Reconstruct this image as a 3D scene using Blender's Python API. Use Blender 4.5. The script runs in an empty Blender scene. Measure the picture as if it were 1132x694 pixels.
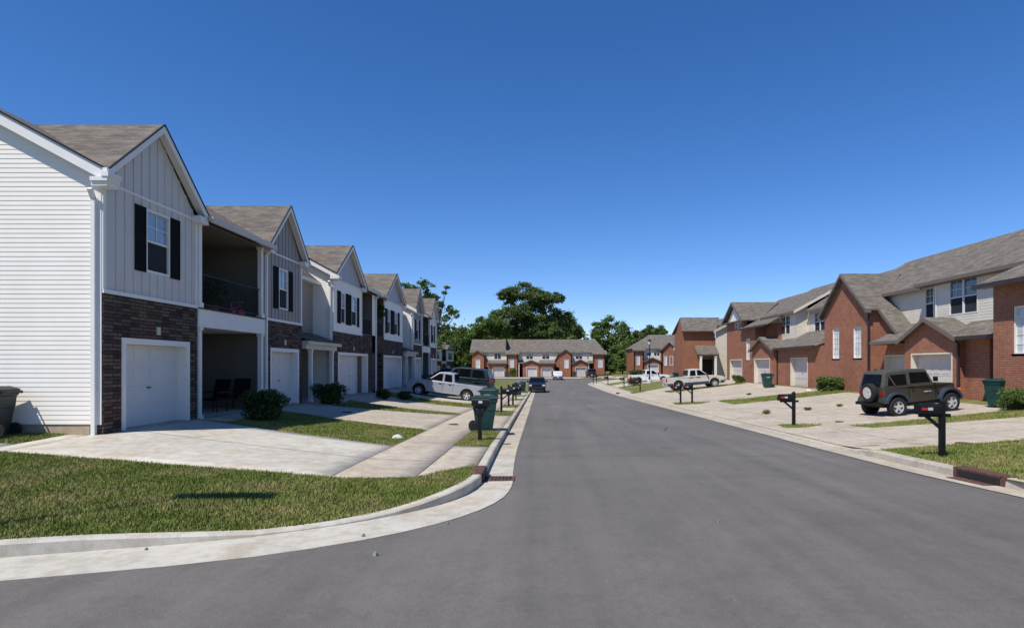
import bpy, math, random
import numpy as np
R = random.Random(7)
D = bpy.data
SC = bpy.context.scene
COL = SC.collection
rad = math.radians

# ------------------------------------------------------------------ objects
def tag(o, label=None, cat=None, group=None, kind=None):
    if label: o['label'] = label
    if cat: o['category'] = cat
    if group: o['group'] = group
    if kind: o['kind'] = kind
    return o

def empty(name, loc=(0, 0, 0), rz=0, label=None, cat=None, group=None, rx=0, ry=0):
    o = D.objects.new(name, None); COL.objects.link(o)
    o.location = loc; o.rotation_euler = (rx, ry, rz); o.empty_display_size = .3
    return tag(o, label, cat, group)

def children(o): return [c for c in D.objects if c.parent == o]

def copy_tree(o, parent=None):
    c = o.copy(); COL.objects.link(c)
    if parent: c.parent = parent
    for ch in children(o): copy_tree(ch, c)
    return c

class MB:
    def __init__(s, off=(0, 0, 0)): s.v = []; s.f = []; s.off = off; s.smooth = False
    def quad(s, *p):
        n = len(s.v); s.v += list(p); s.f.append(tuple(range(n, n + len(p))))
    def box(s, x0, x1, y0, y1, z0, z1):
        if x0 > x1: x0, x1 = x1, x0
        if y0 > y1: y0, y1 = y1, y0
        if z0 > z1: z0, z1 = z1, z0
        n = len(s.v)
        s.v += [(x0,y0,z0),(x1,y0,z0),(x1,y1,z0),(x0,y1,z0),(x0,y0,z1),(x1,y0,z1),(x1,y1,z1),(x0,y1,z1)]
        s.f += [tuple(n+i for i in q) for q in ((0,3,2,1),(4,5,6,7),(0,1,5,4),(1,2,6,5),(2,3,7,6),(3,0,4,7))]
    def slab(s, pts, t):
        n = len(s.v); k = len(pts)
        s.v += list(pts) + [(p[0], p[1], p[2]-t) for p in pts]
        s.f.append(tuple(range(n, n+k))); s.f.append(tuple(range(n+2*k-1, n+k-1, -1)))
        for i in range(k):
            j = (i+1) % k; s.f.append((n+i, n+k+i, n+k+j, n+j))
    def prism(s, pts, d):                       # extrude polygon by a vector
        n = len(s.v); k = len(pts)
        s.v += list(pts) + [(p[0]+d[0], p[1]+d[1], p[2]+d[2]) for p in pts]
        s.f.append(tuple(range(n+k-1, n-1, -1))); s.f.append(tuple(range(n+k, n+2*k)))
        for i in range(k):
            j = (i+1) % k; s.f.append((n+i, n+j, n+k+j, n+k+i))
    def beam(s, p, q, w, h, up=0):              # bar from p to q, w wide horizontally, h tall (hangs down from the line)
        dx, dy = q[0]-p[0], q[1]-p[1]; L = math.hypot(dx, dy) or 1
        nx, ny = -dy/L*w/2, dx/L*w/2
        pts = []
        n = len(s.v)
        for r in (p, q):
            s.v += [(r[0]+nx, r[1]+ny, r[2]+up), (r[0]-nx, r[1]-ny, r[2]+up), (r[0]-nx, r[1]-ny, r[2]+up-h), (r[0]+nx, r[1]+ny, r[2]+up-h)]
        s.f += [tuple(n+i for i in q_) for q_ in ((0,1,2,3),(7,6,5,4),(0,4,5,1),(1,5,6,2),(2,6,7,3),(3,7,4,0))]
    def tube(s, p, q, r0, r1=None, k=10, cap=True):
        r1 = r0 if r1 is None else r1
        p = np.array(p, float); q = np.array(q, float); d = q-p; d /= (np.linalg.norm(d) or 1)
        a = np.cross(d, (0,0,1) if abs(d[2]) < .9 else (1,0,0)); a /= np.linalg.norm(a); b = np.cross(d, a)
        n = len(s.v)
        for c, r in ((p, r0), (q, r1)):
            for i in range(k):
                t = 2*math.pi*i/k; s.v.append(tuple(c + a*math.cos(t)*r + b*math.sin(t)*r))
        for i in range(k):
            j = (i+1) % k; s.f.append((n+i, n+j, n+k+j, n+k+i))
        if cap: s.f.append(tuple(range(n+k-1, n-1, -1))); s.f.append(tuple(range(n+k, n+2*k)))
    def lathe(s, prof, c, axis='z', k=16, cap=True):      # prof: (radius, height)
        n = len(s.v); m = len(prof)
        for r, h in prof:
            for i in range(k):
                t = 2*math.pi*i/k; a, b = r*math.cos(t), r*math.sin(t)
                v = (a, b, h) if axis == 'z' else ((a, h, b) if axis == 'y' else (h, a, b))
                s.v.append((v[0]+c[0], v[1]+c[1], v[2]+c[2]))
        for j in range(m-1):
            for i in range(k):
                i2 = (i+1) % k; s.f.append((n+j*k+i, n+j*k+i2, n+(j+1)*k+i2, n+(j+1)*k+i))
        if cap: s.f.append(tuple(range(n, n+k))); s.f.append(tuple(range(n+(m-1)*k, n+m*k)))
    def build(s, name, mat, parent=None, smooth=None, bevel=0):
        me = D.meshes.new(name)
        o = s.off
        me.from_pydata([(a-o[0], b-o[1], c-o[2]) for a, b, c in s.v], [], s.f); me.update()
        for m in (mat if isinstance(mat, (list, tuple)) else [mat]): me.materials.append(m)
        if smooth if smooth is not None else s.smooth:
            me.polygons.foreach_set('use_smooth', [True]*len(me.polygons))
            try: me.set_sharp_from_angle(angle=rad(38))
            except Exception: pass
        ob = D.objects.new(name, me); COL.objects.link(ob)
        if parent: ob.parent = parent
        if bevel:
            b = ob.modifiers.new('b', 'BEVEL'); b.width = bevel; b.segments = 2; b.limit_method = 'ANGLE'
        return ob

def np_mesh(name, V, F, mat, parent=None):
    me = D.meshes.new(name); nv, nf, k = len(V), len(F), F.shape[1]
    me.vertices.add(nv); me.vertices.foreach_set('co', V.astype(np.float32).ravel())
    me.loops.add(nf*k); me.loops.foreach_set('vertex_index', F.astype(np.int32).ravel())
    me.polygons.add(nf); me.polygons.foreach_set('loop_start', np.arange(0, nf*k, k, dtype=np.int32))
    me.update(calc_edges=True); me.materials.append(mat)
    ob = D.objects.new(name, me); COL.objects.link(ob)
    if parent: ob.parent = parent
    return ob

# ------------------------------------------------------------------ materials
class N:
    def __init__(s, name):
        s.m = D.materials.new(name); s.m.use_nodes = True; s.t = s.m.node_tree
        s.b = s.t.nodes['Principled BSDF']
    def n(s, typ, **kw):
        nd = s.t.nodes.new(typ)
        for k, v in kw.items():
            if k.startswith('i_'): nd.inputs[k[2:].replace('_', ' ')].default_value = v
            else: setattr(nd, k, v)
        return nd
    def l(s, a, b): s.t.links.new(a, b)
    def coord(s, out='Object'): return s.n('ShaderNodeTexCoord').outputs[out]
    def noise(s, scale, detail=4, rough=.55, vec=None, dist=0):
        nd = s.n('ShaderNodeTexNoise'); nd.inputs['Scale'].default_value = scale
        nd.inputs['Detail'].default_value = detail; nd.inputs['Roughness'].default_value = rough
        nd.inputs['Distortion'].default_value = dist
        s.l(vec if vec is not None else s.coord(), nd.inputs['Vector']); return nd.outputs['Fac']
    def ramp(s, fac, stops):
        nd = s.n('ShaderNodeValToRGB'); e = nd.color_ramp.elements
        while len(e) < len(stops): e.new(.5)
        for el, (p, c) in zip(e, stops):
            el.position = p; el.color = (*c, 1) if len(c) == 3 else c
        s.l(fac, nd.inputs['Fac']); return nd.outputs['Color']
    def mix(s, fac, a, b, mode='MIX'):
        nd = s.n('ShaderNodeMix', data_type='RGBA', blend_type=mode)
        for sock, v in ((nd.inputs[0], fac), (nd.inputs[6], a), (nd.inputs[7], b)):
            if hasattr(v, 'is_output'): s.l(v, sock)
            elif isinstance(v, (int, float)): sock.default_value = v
            else: sock.default_value = (*v, 1) if len(v) == 3 else v
        return nd.outputs[2]
    def math(s, op, a, b=0, c=None):
        nd = s.n('ShaderNodeMath', operation=op)
        for i, v in enumerate((a, b) if c is None else (a, b, c)):
            if hasattr(v, 'is_output'): s.l(v, nd.inputs[i])
            else: nd.inputs[i].default_value = v
        return nd.outputs[0]
    def bump(s, h, strength=.3, dist=.02):
        nd = s.n('ShaderNodeBump'); nd.inputs['Strength'].default_value = strength; nd.inputs['Distance'].default_value = dist
        s.l(h, nd.inputs['Height']); s.l(nd.outputs[0], s.b.inputs['Normal'])
    def base(s, c, rough=.6, spec=.5, metal=0):
        if hasattr(c, 'is_output'): s.l(c, s.b.inputs['Base Color'])
        else: s.b.inputs['Base Color'].default_value = (*c, 1)
        if hasattr(rough, 'is_output'): s.l(rough, s.b.inputs['Roughness'])
        else: s.b.inputs['Roughness'].default_value = rough
        s.b.inputs['Specular IOR Level'].default_value = spec; s.b.inputs['Metallic'].default_value = metal
        return s.m
    def wallvec(s):                              # (along the wall, height) from object coordinates, chosen by the face normal
        tc = s.n('ShaderNodeTexCoord'); a = s.n('ShaderNodeSeparateXYZ'); b = s.n('ShaderNodeSeparateXYZ')
        s.l(tc.outputs['Object'], a.inputs[0]); s.l(tc.outputs['Normal'], b.inputs[0])
        k = s.math('GREATER_THAN', s.math('ABSOLUTE', b.outputs[0]), s.math('ABSOLUTE', b.outputs[1]))
        u = s.math('ADD', s.math('MULTIPLY', a.outputs[1], k), s.math('MULTIPLY', a.outputs[0], s.math('SUBTRACT', 1., k)))
        c = s.n('ShaderNodeCombineXYZ'); s.l(u, c.inputs[0]); s.l(a.outputs[2], c.inputs[1]); return c.outputs[0]

def plain(name, c, rough=.6, var=.12, scale=6, spec=.4, metal=0, bump=0):
    n = N(name); f = n.noise(scale)
    lo = tuple(x*(1-var) for x in c); hi = tuple(min(1, x*(1+var)) for x in c)
    n.base(n.ramp(f, [(.3, lo), (.7, hi)]), rough, spec, metal)
    if bump: n.bump(n.noise(scale*8), bump)
    return n.m

def brickmat(name, c1, c2, mortar, bw=.203, bh=.0677, ms=.009, rough=.85, bump=.5, dark=.25, big=1.2):
    n = N(name); v = n.wallvec()
    b = n.n('ShaderNodeTexBrick'); b.inputs['Scale'].default_value = 1
    b.inputs['Brick Width'].default_value = bw; b.inputs['Row Height'].default_value = bh
    b.inputs['Mortar Size'].default_value = ms; b.inputs['Mortar Smooth'].default_value = .2
    b.inputs['Bias'].default_value = 0
    for k, c in (('Color1', c1), ('Color2', c2), ('Mortar', mortar)): b.inputs[k].default_value = (*c, 1)
    n.l(v, b.inputs['Vector'])
    w = n.n('ShaderNodeTexWhiteNoise', noise_dimensions='2D')
    sn = n.n('ShaderNodeVectorMath', operation='SNAP'); sn.inputs[1].default_value = (bw, bh, 1); n.l(v, sn.inputs[0]); n.l(sn.outputs[0], w.inputs['Vector'])
    col = n.mix(n.math('MULTIPLY', w.outputs['Value'], dark), b.outputs['Color'], tuple(x*.35 for x in c1))
    col = n.mix(b.outputs['Fac'], col, mortar)
    col = n.mix(n.ramp(n.noise(big, 5, .6), [(.35, (0,0,0)), (.72, (.45,.45,.45))]), col, tuple(x*.60 for x in c2))
    col = n.mix(n.ramp(n.noise(5, 4, .7, v), [(.45, (0,0,0)), (.7, (.30,.30,.30))]), col, tuple(min(1, x*1.35+.03) for x in c1))
    n.base(col, rough, .25); n.bump(n.math('SUBTRACT', 1., b.outputs['Fac']), bump, .012)
    return n.m

def ledgestone():
    m = brickmat('ledgestone', (.10,.07,.055), (.06,.048,.042), (.02,.017,.016), .30, .085, .010, .9, 1., .0, 2.6)
    t = m.node_tree; wn = next(n for n in t.nodes if n.type == 'TEX_WHITE_NOISE'); bs = t.nodes['Principled BSDF']
    r = t.nodes.new('ShaderNodeValToRGB'); e = r.color_ramp.elements; r.color_ramp.interpolation = 'CONSTANT'
    cols = [(.060,.044,.036), (.130,.072,.048), (.085,.062,.050), (.105,.085,.070), (.042,.033,.030), (.155,.10,.066), (.075,.048,.037), (.125,.10,.078)]
    while len(e) < len(cols): e.new(.5)
    for i, (el, c) in enumerate(zip(e, cols)): el.position = i/len(cols); el.color = (*c, 1)
    t.links.new(wn.outputs['Value'], r.inputs['Fac'])
    br = next(n for n in t.nodes if n.type == 'TEX_BRICK'); mx = t.nodes.new('ShaderNodeMix'); mx.data_type = 'RGBA'
    t.links.new(br.outputs['Fac'], mx.inputs[0]); t.links.new(r.outputs[0], mx.inputs[6]); mx.inputs[7].default_value = (.018,.016,.015,1)
    t.links.new(mx.outputs[2], bs.inputs['Base Color']); return m

def shingle(name, c):
    n = N(name); v = n.wallvec()
    b = n.n('ShaderNodeTexBrick'); b.inputs['Scale'].default_value = 1; b.inputs['Brick Width'].default_value = .31
    b.inputs['Row Height'].default_value = .068; b.inputs['Mortar Size'].default_value = .004; b.inputs['Mortar Smooth'].default_value = .3
    for k, q in (('Color1', 1.18), ('Color2', .8), ('Mortar', .5)): b.inputs[k].default_value = (*[x*q for x in c], 1)
    n.l(v, b.inputs['Vector'])
    mp = n.n('ShaderNodeMapping'); mp.inputs['Scale'].default_value = (1.3, 5.5, 1); n.l(v, mp.inputs['Vector'])
    f = n.noise(1., 5, .7, mp.outputs[0])
    col = n.mix(.75, b.outputs['Color'], n.ramp(f, [(.32, (.55,.55,.56)), (.5, (.95,.95,.95)), (.68, (1.4,1.36,1.3))]), 'MULTIPLY')
    col = n.mix(.5, col, n.ramp(n.noise(.7, 4), [(.3, (.8,.8,.82)), (.7, (1.15,1.12,1.08))]), 'MULTIPLY')
    n.base(col, .95, .15); n.bump(n.math('SUBTRACT', 1., b.outputs['Fac']), .5, .01)
    return n.m

M = {}
M['brick'] = brickmat('brick', (.39,.135,.070), (.28,.085,.048), (.36,.26,.18), ms=.010, dark=.55, bump=.6)
M['brick_far'] = brickmat('brick_orange', (.34,.125,.066), (.27,.090,.050), (.36,.20,.12), dark=.35)
M['lintel'] = brickmat('soldier_course', (.42,.16,.085), (.33,.11,.06), (.36,.26,.18), .0677, .205, .010, dark=.4)
M['stone'] = None
M['stone'] = ledgestone()
M['roof'] = shingle('shingles', (.165,.145,.122))
def siding(name, c, dirt=.12):
    n = N(name); f = n.noise(1.3, 5, .6)
    n.base(n.ramp(f, [(.3, tuple(x*(1-dirt) for x in c)), (.65, c)]), .45, .35)
    n.bump(n.noise(60, 2), .04, .004); return n.m
M['white_siding'] = siding('white_siding', (.86,.81,.715), .06)
M['front_shade_siding'] = siding('front_shade_siding', (.60,.565,.52), .08)  # darker copy of the white siding, shade of the front put into the colour
M['recess_shade_siding'] = siding('recess_shade_siding', (.165,.15,.13))  # darkened tone, shade inside the recesses painted into the siding
M['cream_siding'] = siding('cream_siding', (.70,.64,.52))
M['taupe_siding'] = siding('taupe_siding', (.30,.275,.245))
M['grey_siding'] = siding('grey_siding', (.42,.41,.40))
M['trim'] = siding('white_trim', (.78,.76,.71), .08)
M['beige_trim'] = siding('beige_trim', (.55,.50,.42))
M['brown_trim'] = siding('brown_trim', (.16,.125,.10))
M['gutter_brown'] = plain('gutter_brown', (.045,.03,.028), .4)
M['door_white'] = siding('garage_door_white', (.66,.65,.62), .06)
M['door_beige'] = siding('garage_door_beige', (.60,.54,.50), .06)
M['shutter'] = plain('shutter_dark', (.012,.010,.013), .8, spec=.1)
M['black'] = plain('black_metal', (.008,.008,.009), .5, spec=.25)
M['dark'] = plain('dark_void', (.02,.019,.018), .8)
M['door_dark'] = plain('front_door', (.05,.03,.025), .5)
def glass(name, c, rough=.08, spec=.9):
    n = N(name); n.base(n.ramp(n.noise(2.5, 2), [(.35, tuple(x*.7 for x in c)), (.65, c)]), rough, spec); n.b.inputs['Coat Weight'].default_value = .6
    n.b.inputs['Coat Roughness'].default_value = .03; return n.m
M['glass'] = glass('window_glass', (.05,.07,.09))
M['screen'] = plain('insect_screen', (.03,.034,.04), .8, spec=.15)
M['glass_sky'] = glass('window_glass_sky_blinds', (.28,.34,.42))  # sky reflection and blinds put into the pane's pale blue colour
M['blinds'] = glass('blind_behind_glass', (.62,.64,.64), .25, .5)
M['car_glass'] = glass('car_glass', (.006,.007,.008), .12, .15)
M['car_glass'].node_tree.nodes['Principled BSDF'].inputs['Coat Weight'].default_value = .05
def carpaint(name, c, metal=.0, rough=.35):
    n = N(name); n.base(n.ramp(n.noise(1.6, 3), [(.35, tuple(x*.93 for x in c)), (.65, c)]), n.ramp(n.noise(3, 5), [(.3, (rough*.8,)*3), (.7, (rough*1.3,)*3)]), .5, metal)
    n.b.inputs['Coat Weight'].default_value = .7 if max(c) > .15 else .22; n.b.inputs['Coat Roughness'].default_value = .08; return n.m
M['silver_paint'] = carpaint('silver_paint', (.40,.41,.43), .3)
M['tan_paint'] = carpaint('tan_paint', (.62,.58,.49), .15)
M['white_paint'] = carpaint('white_paint', (.75,.76,.77))
M['black_paint'] = carpaint('black_paint', (.010,.012,.018))
M['teal_paint'] = carpaint('teal_paint', (.003,.016,.020), .0, .4)
M['navy_paint'] = carpaint('navy_paint', (.01,.014,.05))
M['khaki_paint'] = carpaint('khaki_paint', (.062,.056,.040), .15)
M['softtop'] = plain('soft_top', (.055,.056,.047), .9, .2, 12)
M['flare'] = plain('grey_blue_plastic', (.035,.045,.075), .6)
M['rubber'] = plain('rubber', (.015,.015,.016), .85)
M['rim'] = plain('alloy_rim', (.62,.62,.62), .35, metal=.4)
M['chrome'] = plain('chrome', (.6,.6,.62), .2, metal=.9)
M['red_lens'] = plain('red_lens', (.35,.01,.012), .25)
M['amber_lens'] = plain('amber_lens', (.7,.16,.02), .25)
M['lamp_lens'] = plain('lamp_lens', (.6,.62,.66), .15, spec=.8)
M['bin_green'] = plain('bin_green', (.012,.052,.042), .5, .15, 3)
M['bin_dark'] = plain('bin_lid_green', (.010,.040,.034), .5, .15, 3)
M['bin_grey'] = plain('bin_charcoal', (.022,.027,.026), .5, .15, 3)
M['mark_white'] = plain('white_marking', (.55,.56,.55), .6)
M['red_reflect'] = plain('red_reflector', (.55,.02,.02), .4)
M['wood'] = plain('bark', (.07,.05,.036), .9, .3, 4, bump=.5)
M['rust'] = plain('rusty_iron', (.105,.050,.036), .85, .4, 14, bump=.4)
M['pot'] = plain('terracotta', (.28,.10,.05), .8)
M['pink'] = plain('pink_plastic', (.55,.06,.16), .4)
M['redp'] = plain('red_plastic', (.5,.03,.03), .4)
M['gravel'] = plain('gravel', (.22,.21,.19), .9, .4, 9)
M['rock'] = plain('white_rock', (.6,.58,.54), .9, .2, 9, bump=.4)

def concrete(name, c, stain=.35):
    n = N(name)
    a = n.ramp(n.noise(.45, 6, .65, dist=.4), [(.3, (1-stain,)*3), (.62, (1.06,1.05,1.03))])
    b = n.ramp(n.noise(90, 3, .6), [(.3, (.86,.86,.86)), (.7, (1.1,1.1,1.1))])
    sp = n.ramp(n.noise(4, 6, .7), [(.42, (.84,.82,.79)), (.56, (1,1,1))])
    st = n.ramp(n.noise(.6, 5, .75, dist=1.2), [(.50, (1,1,1)), (.66, (.90,.84,.75))])
    n.base(n.mix(1., n.mix(1., n.mix(1., n.mix(1., c, a, 'MULTIPLY'), b, 'MULTIPLY'), sp, 'MULTIPLY'), st, 'MULTIPLY'), .9, .25)
    n.bump(n.noise(130, 3), .25, .004); return n.m
M['concrete'] = concrete('concrete', (.47,.415,.335), .16)
M['concrete_new'] = concrete('concrete_pale', (.52,.49,.42), .14)
M['concrete_curb'] = concrete('curb_concrete', (.48,.435,.365), .28)
M['foundation'] = plain('foundation_parging', (.42,.33,.22), .9, .15, 5)
M['joint'] = plain('joint_dirt', (.14,.12,.095), .95, .3, 20)

def asphalt():
    n = N('asphalt')
    c = n.ramp(n.noise(.22, 6, .6, dist=.5), [(.32, (.124,.113,.098)), (.68, (.160,.147,.129))])
    tc = n.n('ShaderNodeTexCoord'); mp = n.n('ShaderNodeMapping'); mp.inputs['Scale'].default_value = (1.6, .07, 1); n.l(tc.outputs['Object'], mp.inputs[0])
    tr = n.ramp(n.noise(1., 4, .6, mp.outputs[0]), [(.35, (.88,.88,.88)), (.65, (1.1,1.1,1.1))])
    ag = n.ramp(n.noise(160, 3, .75), [(.3, (.42,.42,.43)), (.52, (1,1,1)), (.72, (1.8,1.77,1.72))])
    pt = n.ramp(n.noise(1.7, 5, .7), [(.36, (.93,.93,.93)), (.5, (1,1,1)), (.7, (1.03,1.03,1.02))])
    col = n.mix(1., n.mix(1., n.mix(1., c, tr, 'MULTIPLY'), ag, 'MULTIPLY'), pt, 'MULTIPLY')
    vo = n.n('ShaderNodeTexVoronoi', feature='DISTANCE_TO_EDGE'); vo.inputs['Scale'].default_value = .16
    wn = n.n('ShaderNodeTexNoise'); wn.inputs['Scale'].default_value = 1.3; wn.inputs['Detail'].default_value = 5; n.l(tc.outputs['Object'], wn.inputs['Vector'])
    va = n.n('ShaderNodeVectorMath', operation='MULTIPLY_ADD'); va.inputs[1].default_value = (1.6,1.6,0); n.l(wn.outputs['Color'], va.inputs[0]); n.l(tc.outputs['Object'], va.inputs[2])
    n.l(va.outputs[0], vo.inputs['Vector'])
    crack = n.math('MULTIPLY', n.math('LESS_THAN', vo.outputs['Distance'], .0022), n.math('GREATER_THAN', n.noise(.35, 3), .62))
    col = n.mix(n.math('MULTIPLY', crack, .6), col, (.03,.03,.032))
    md = n.ramp(n.noise(9, 6, .8, dist=1.), [(.38, (.9,.9,.9)), (.5, (1,1,1)), (.66, (1.09,1.08,1.07))])
    col = n.mix(1., col, md, 'MULTIPLY')
    n.base(col, .78, .35); n.bump(n.noise(220, 3), .5, .008); return n.m
M['asphalt'] = asphalt()
def grassmat(name, g1, g2, dry, lim=.6):
    n = N(name); v = n.coord()
    c = n.ramp(n.noise(2.2, 5, .65), [(.3, g1), (.65, g2)])
    d = n.ramp(n.noise(.8, 6, .7), [(lim-.08, (0,0,0)), (lim+.1, (.8,.8,.8))])
    c = n.mix(d, c, dry)
    w = n.ramp(n.noise(45, 2), [(.3, (.6,.62,.55)), (.7, (1.4,1.35,1.2))])
    n.base(n.mix(1., c, w, 'MULTIPLY'), .8, .2); return n.m
M['lawn'] = grassmat('lawn', (.085,.115,.022), (.13,.155,.038), (.26,.205,.10), .55)
M['blade'] = grassmat('grass_blades', (.115,.160,.030), (.215,.250,.065), (.33,.285,.13), .535)
M['grass_soil'] = M['lawn']
def leafmat(name, a, b, trans=.25):
    n = N(name); c = n.ramp(n.noise(1.1, 4, .7), [(.3, a), (.7, b)])
    ow = n.ramp(n.noise(14, 2), [(.3, (.65,.7,.6)), (.7, (1.35,1.3,1.2))])
    col = n.mix(1., c, ow, 'MULTIPLY')
    n.base(col, .6, .25)
    tr = n.n('ShaderNodeBsdfTranslucent'); n.l(col, tr.inputs[0]); mx = n.n('ShaderNodeMixShader'); mx.inputs[0].default_value = trans
    out = n.t.nodes['Material Output']; n.l(n.b.outputs[0], mx.inputs[1]); n.l(tr.outputs[0], mx.inputs[2]); n.l(mx.outputs[0], out.inputs[0]); return n.m
M['leaf_dark'] = leafmat('leaves_dark', (.065,.10,.030), (.14,.185,.06))
M['leaf_mid'] = leafmat('leaves_mid', (.075,.125,.028), (.17,.235,.065))
M['leaf_light'] = leafmat('leaves_light', (.07,.12,.024), (.16,.22,.055))
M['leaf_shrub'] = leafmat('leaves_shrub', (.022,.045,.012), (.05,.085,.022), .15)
M['leaf_dry'] = leafmat('leaves_dry', (.10,.08,.04), (.2,.15,.07), .15)

# ------------------------------------------------------------------ terrain
ZP = [(-100, 0), (0, 0), (61.7, -1.0), (84, -1.0), (113, -.56), (400, -.5), (2000, -.5)]
def zr(Y): return np.interp(Y, [p[0] for p in ZP], [p[1] for p in ZP])
# left kerb: foot of the face, kerb height, gutter width
LP = [(-1.10, 97, .15, .48), (-1.10, 45, .15, .48), (-1.09, 19, .15, .48), (-1.08, 14.6, .16, .48), (-1.05, 12, .15, .50), (-1.03, 11.0, .15, .52), (-1.06, 10.3, .15, .56),
      (-1.2, 9.5, .15, .64), (-1.5, 8.8, .11, .72), (-1.95, 8.2, .05, .8), (-2.6, 7.6, .02, .85), (-3.4, 7.08, .03, .86), (-4.04, 6.80, .08, .86),
      (-4.99, 6.48, .13, .86), (-5.64, 6.27, .14, .86), (-8, 5.6, .15, .86), (-14, 4.0, .15, .86), (-60, -8, .15, .86)]
def smooth_path(P):
    out = []
    for i in range(len(P)-1):
        p0 = P[max(0, i-1)]; p1 = P[i]; p2 = P[i+1]; p3 = P[min(len(P)-1, i+2)]
        L = math.hypot(p2[0]-p1[0], p2[1]-p1[1]); k = max(1, min(26, int(L/.35) if L < 6 else int(L/2)))
        for j in range(k):
            t = j/k
            if L > 5: out.append(tuple(a+(b-a)*t for a, b in zip(p1, p2)))
            else: out.append(tuple(.5*((2*b)+(-a+c)*t+(2*a-5*b+4*c-d)*t*t+(-a+3*b-3*c+d)*t**3) for a, b, c, d in zip(p0, p1, p2, p3)))
    out.append(P[-1]); return out
LPs = smooth_path(LP)
LA = np.array(LPs)
def g(X, Y):
    X = np.asarray(X, float); Y = np.asarray(Y, float)
    sh = X.shape; X = np.atleast_1d(X).ravel(); Y = np.atleast_1d(Y).ravel()
    out = np.zeros(len(X))
    L = X < 3
    if L.any():
        x, y = X[L], Y[L]
        best = np.full(len(x), 1e9); hc = np.zeros(len(x)); zb = np.zeros(len(x))
        A = LA[::2] if LA.shape[0] % 2 else np.vstack([LA[::2], LA[-1:]])
        for a, b in zip(A[:-1], A[1:]):
            dx, dy = b[0]-a[0], b[1]-a[1]; t = np.clip(((x-a[0])*dx+(y-a[1])*dy)/(dx*dx+dy*dy), 0, 1)
            d = np.hypot(x-a[0]-t*dx, y-a[1]-t*dy); k = d < best
            best = np.where(k, d, best); hc = np.where(k, a[2]+(b[2]-a[2])*t, hc)
        s = np.clip((best-.25)/8.5, 0, 1); p = np.interp(y, [8, 14, 24, 36], [1., 1.15, 1.5, 2.5]); s = s**p
        hcc = hc+(.14-hc)*np.clip(best/1.2-.2, 0, 1)
        zb = zr(y)+hcc
        out[L] = zb+(.37-zb)*s
    Rr = ~L
    if Rr.any():
        x, y = X[Rr], Y[Rr]
        s = np.clip((x-7.9)/11, 0, 1); p = np.interp(y, [20, 35, 48], [1.3, 1.2, .92]); s = s**p
        b = zr(y)+np.interp(y, [14.2, 15.6], [.15, .06]); tgt = np.interp(y, [55, 64], [.37, .5])
        out[Rr] = b+(tgt-b)*s
    return out.reshape(sh) if sh else float(out[0])

def grid(name, P, n, m, mat, z=g, off=0, thick=0, kind='structure', parent=None, label=None):
    """bilinear patch with corners P (a,b,c,d) draped on z(x,y)+off"""
    a, b, c, d = [np.array(p[:2], float) for p in P]
    u = np.linspace(0, 1, n+1)[:, None, None]; v = np.linspace(0, 1, m+1)[None, :, None]
    Q = (a*(1-u)+b*u)*(1-v)+(d*(1-u)+c*u)*v
    X, Y = Q[..., 0], Q[..., 1]; Z = z(X, Y)+off
    V = np.stack([X, Y, Z], -1).reshape(-1, 3)
    idx = np.arange((n+1)*(m+1)).reshape(n+1, m+1)
    F = np.stack([idx[:-1, :-1], idx[1:, :-1], idx[1:, 1:], idx[:-1, 1:]], -1).reshape(-1, 4)
    if thick:
        ring = list(idx[:, 0]) + list(idx[-1, 1:]) + list(idx[::-1, -1][1:]) + list(idx[0, ::-1][1:-1])
        lo = V[ring].copy(); lo[:, 2] -= thick; k = len(V); V = np.vstack([V, lo])
        r = len(ring); S = np.array([(ring[i], k+i, k+(i+1) % r, ring[(i+1) % r]) for i in range(r)]); F = np.vstack([F, S])
    o = np_mesh(name, V, F, mat, parent)
    return tag(o, label, None, None, kind)

zroad = lambda X, Y: zr(Y)+0*X
# ground sheet to the horizon, below everything
def zbase(X, Y):
    return zr(Y)-.25
grid('ground', [(-1500,-300),(1500,-300),(1500,2200),(-1500,2200)], 60, 160, M['lawn'], zbase)
grid('road', [(-70,-30),(7.9,-30),(7.9,98),(-70,98)], 40, 90, M['asphalt'], zroad)
grid('cross_street', [(-70,97),(70,97),(70,112),(-70,112)], 30, 10, M['asphalt'], zroad, .004)
# left yard: fan of strips behind the kerb
def offs(P, d):                                  # offset path sideways (positive = away from the road)
    out = []
    for i, p in enumerate(P):
        a = P[max(0, i-1)]; b = P[min(len(P)-1, i+1)]; dx, dy = b[0]-a[0], b[1]-a[1]; L = math.hypot(dx, dy)
        w = d(p) if callable(d) else d
        out.append((p[0]+dy/L*w, p[1]-dx/L*w))
    return out
def left_ground():
    B = offs(LPs, .17); V = []; nc = 34
    for (bx, by), p in zip(B, LPs):
        t = (-75, by) if by > 14 else (-75, 14-(14-by)*2.2)
        for j in range(nc+1):
            s = (j/nc)**1.7; V.append((bx+(t[0]-bx)*s, by+(t[1]-by)*s))
    V = np.array(V); Z = g(V[:, 0], V[:, 1])
    n = len(B); idx = np.arange(n*(nc+1)).reshape(n, nc+1)
    F = np.stack([idx[:-1, :-1], idx[1:, :-1], idx[1:, 1:], idx[:-1, 1:]], -1).reshape(-1, 4)
    tag(np_mesh('left_lawn', np.column_stack([V, Z]), F, M['lawn']), kind='structure')
left_ground()
grid('right_lawn', [(7.86,-30),(75,-30),(75,97),(7.86,97)], 60, 130, M['lawn'])
def zfar(X, Y): return zr(Y)+.08+.6*np.clip((X-9)/8, 0, 1)*np.clip((Y-111.9)/3, 0, 1)
grid('far_lawn', [(-75,112),(75,112),(75,300),(-75,300)], 60, 60, M['lawn'], zfar)

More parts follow.
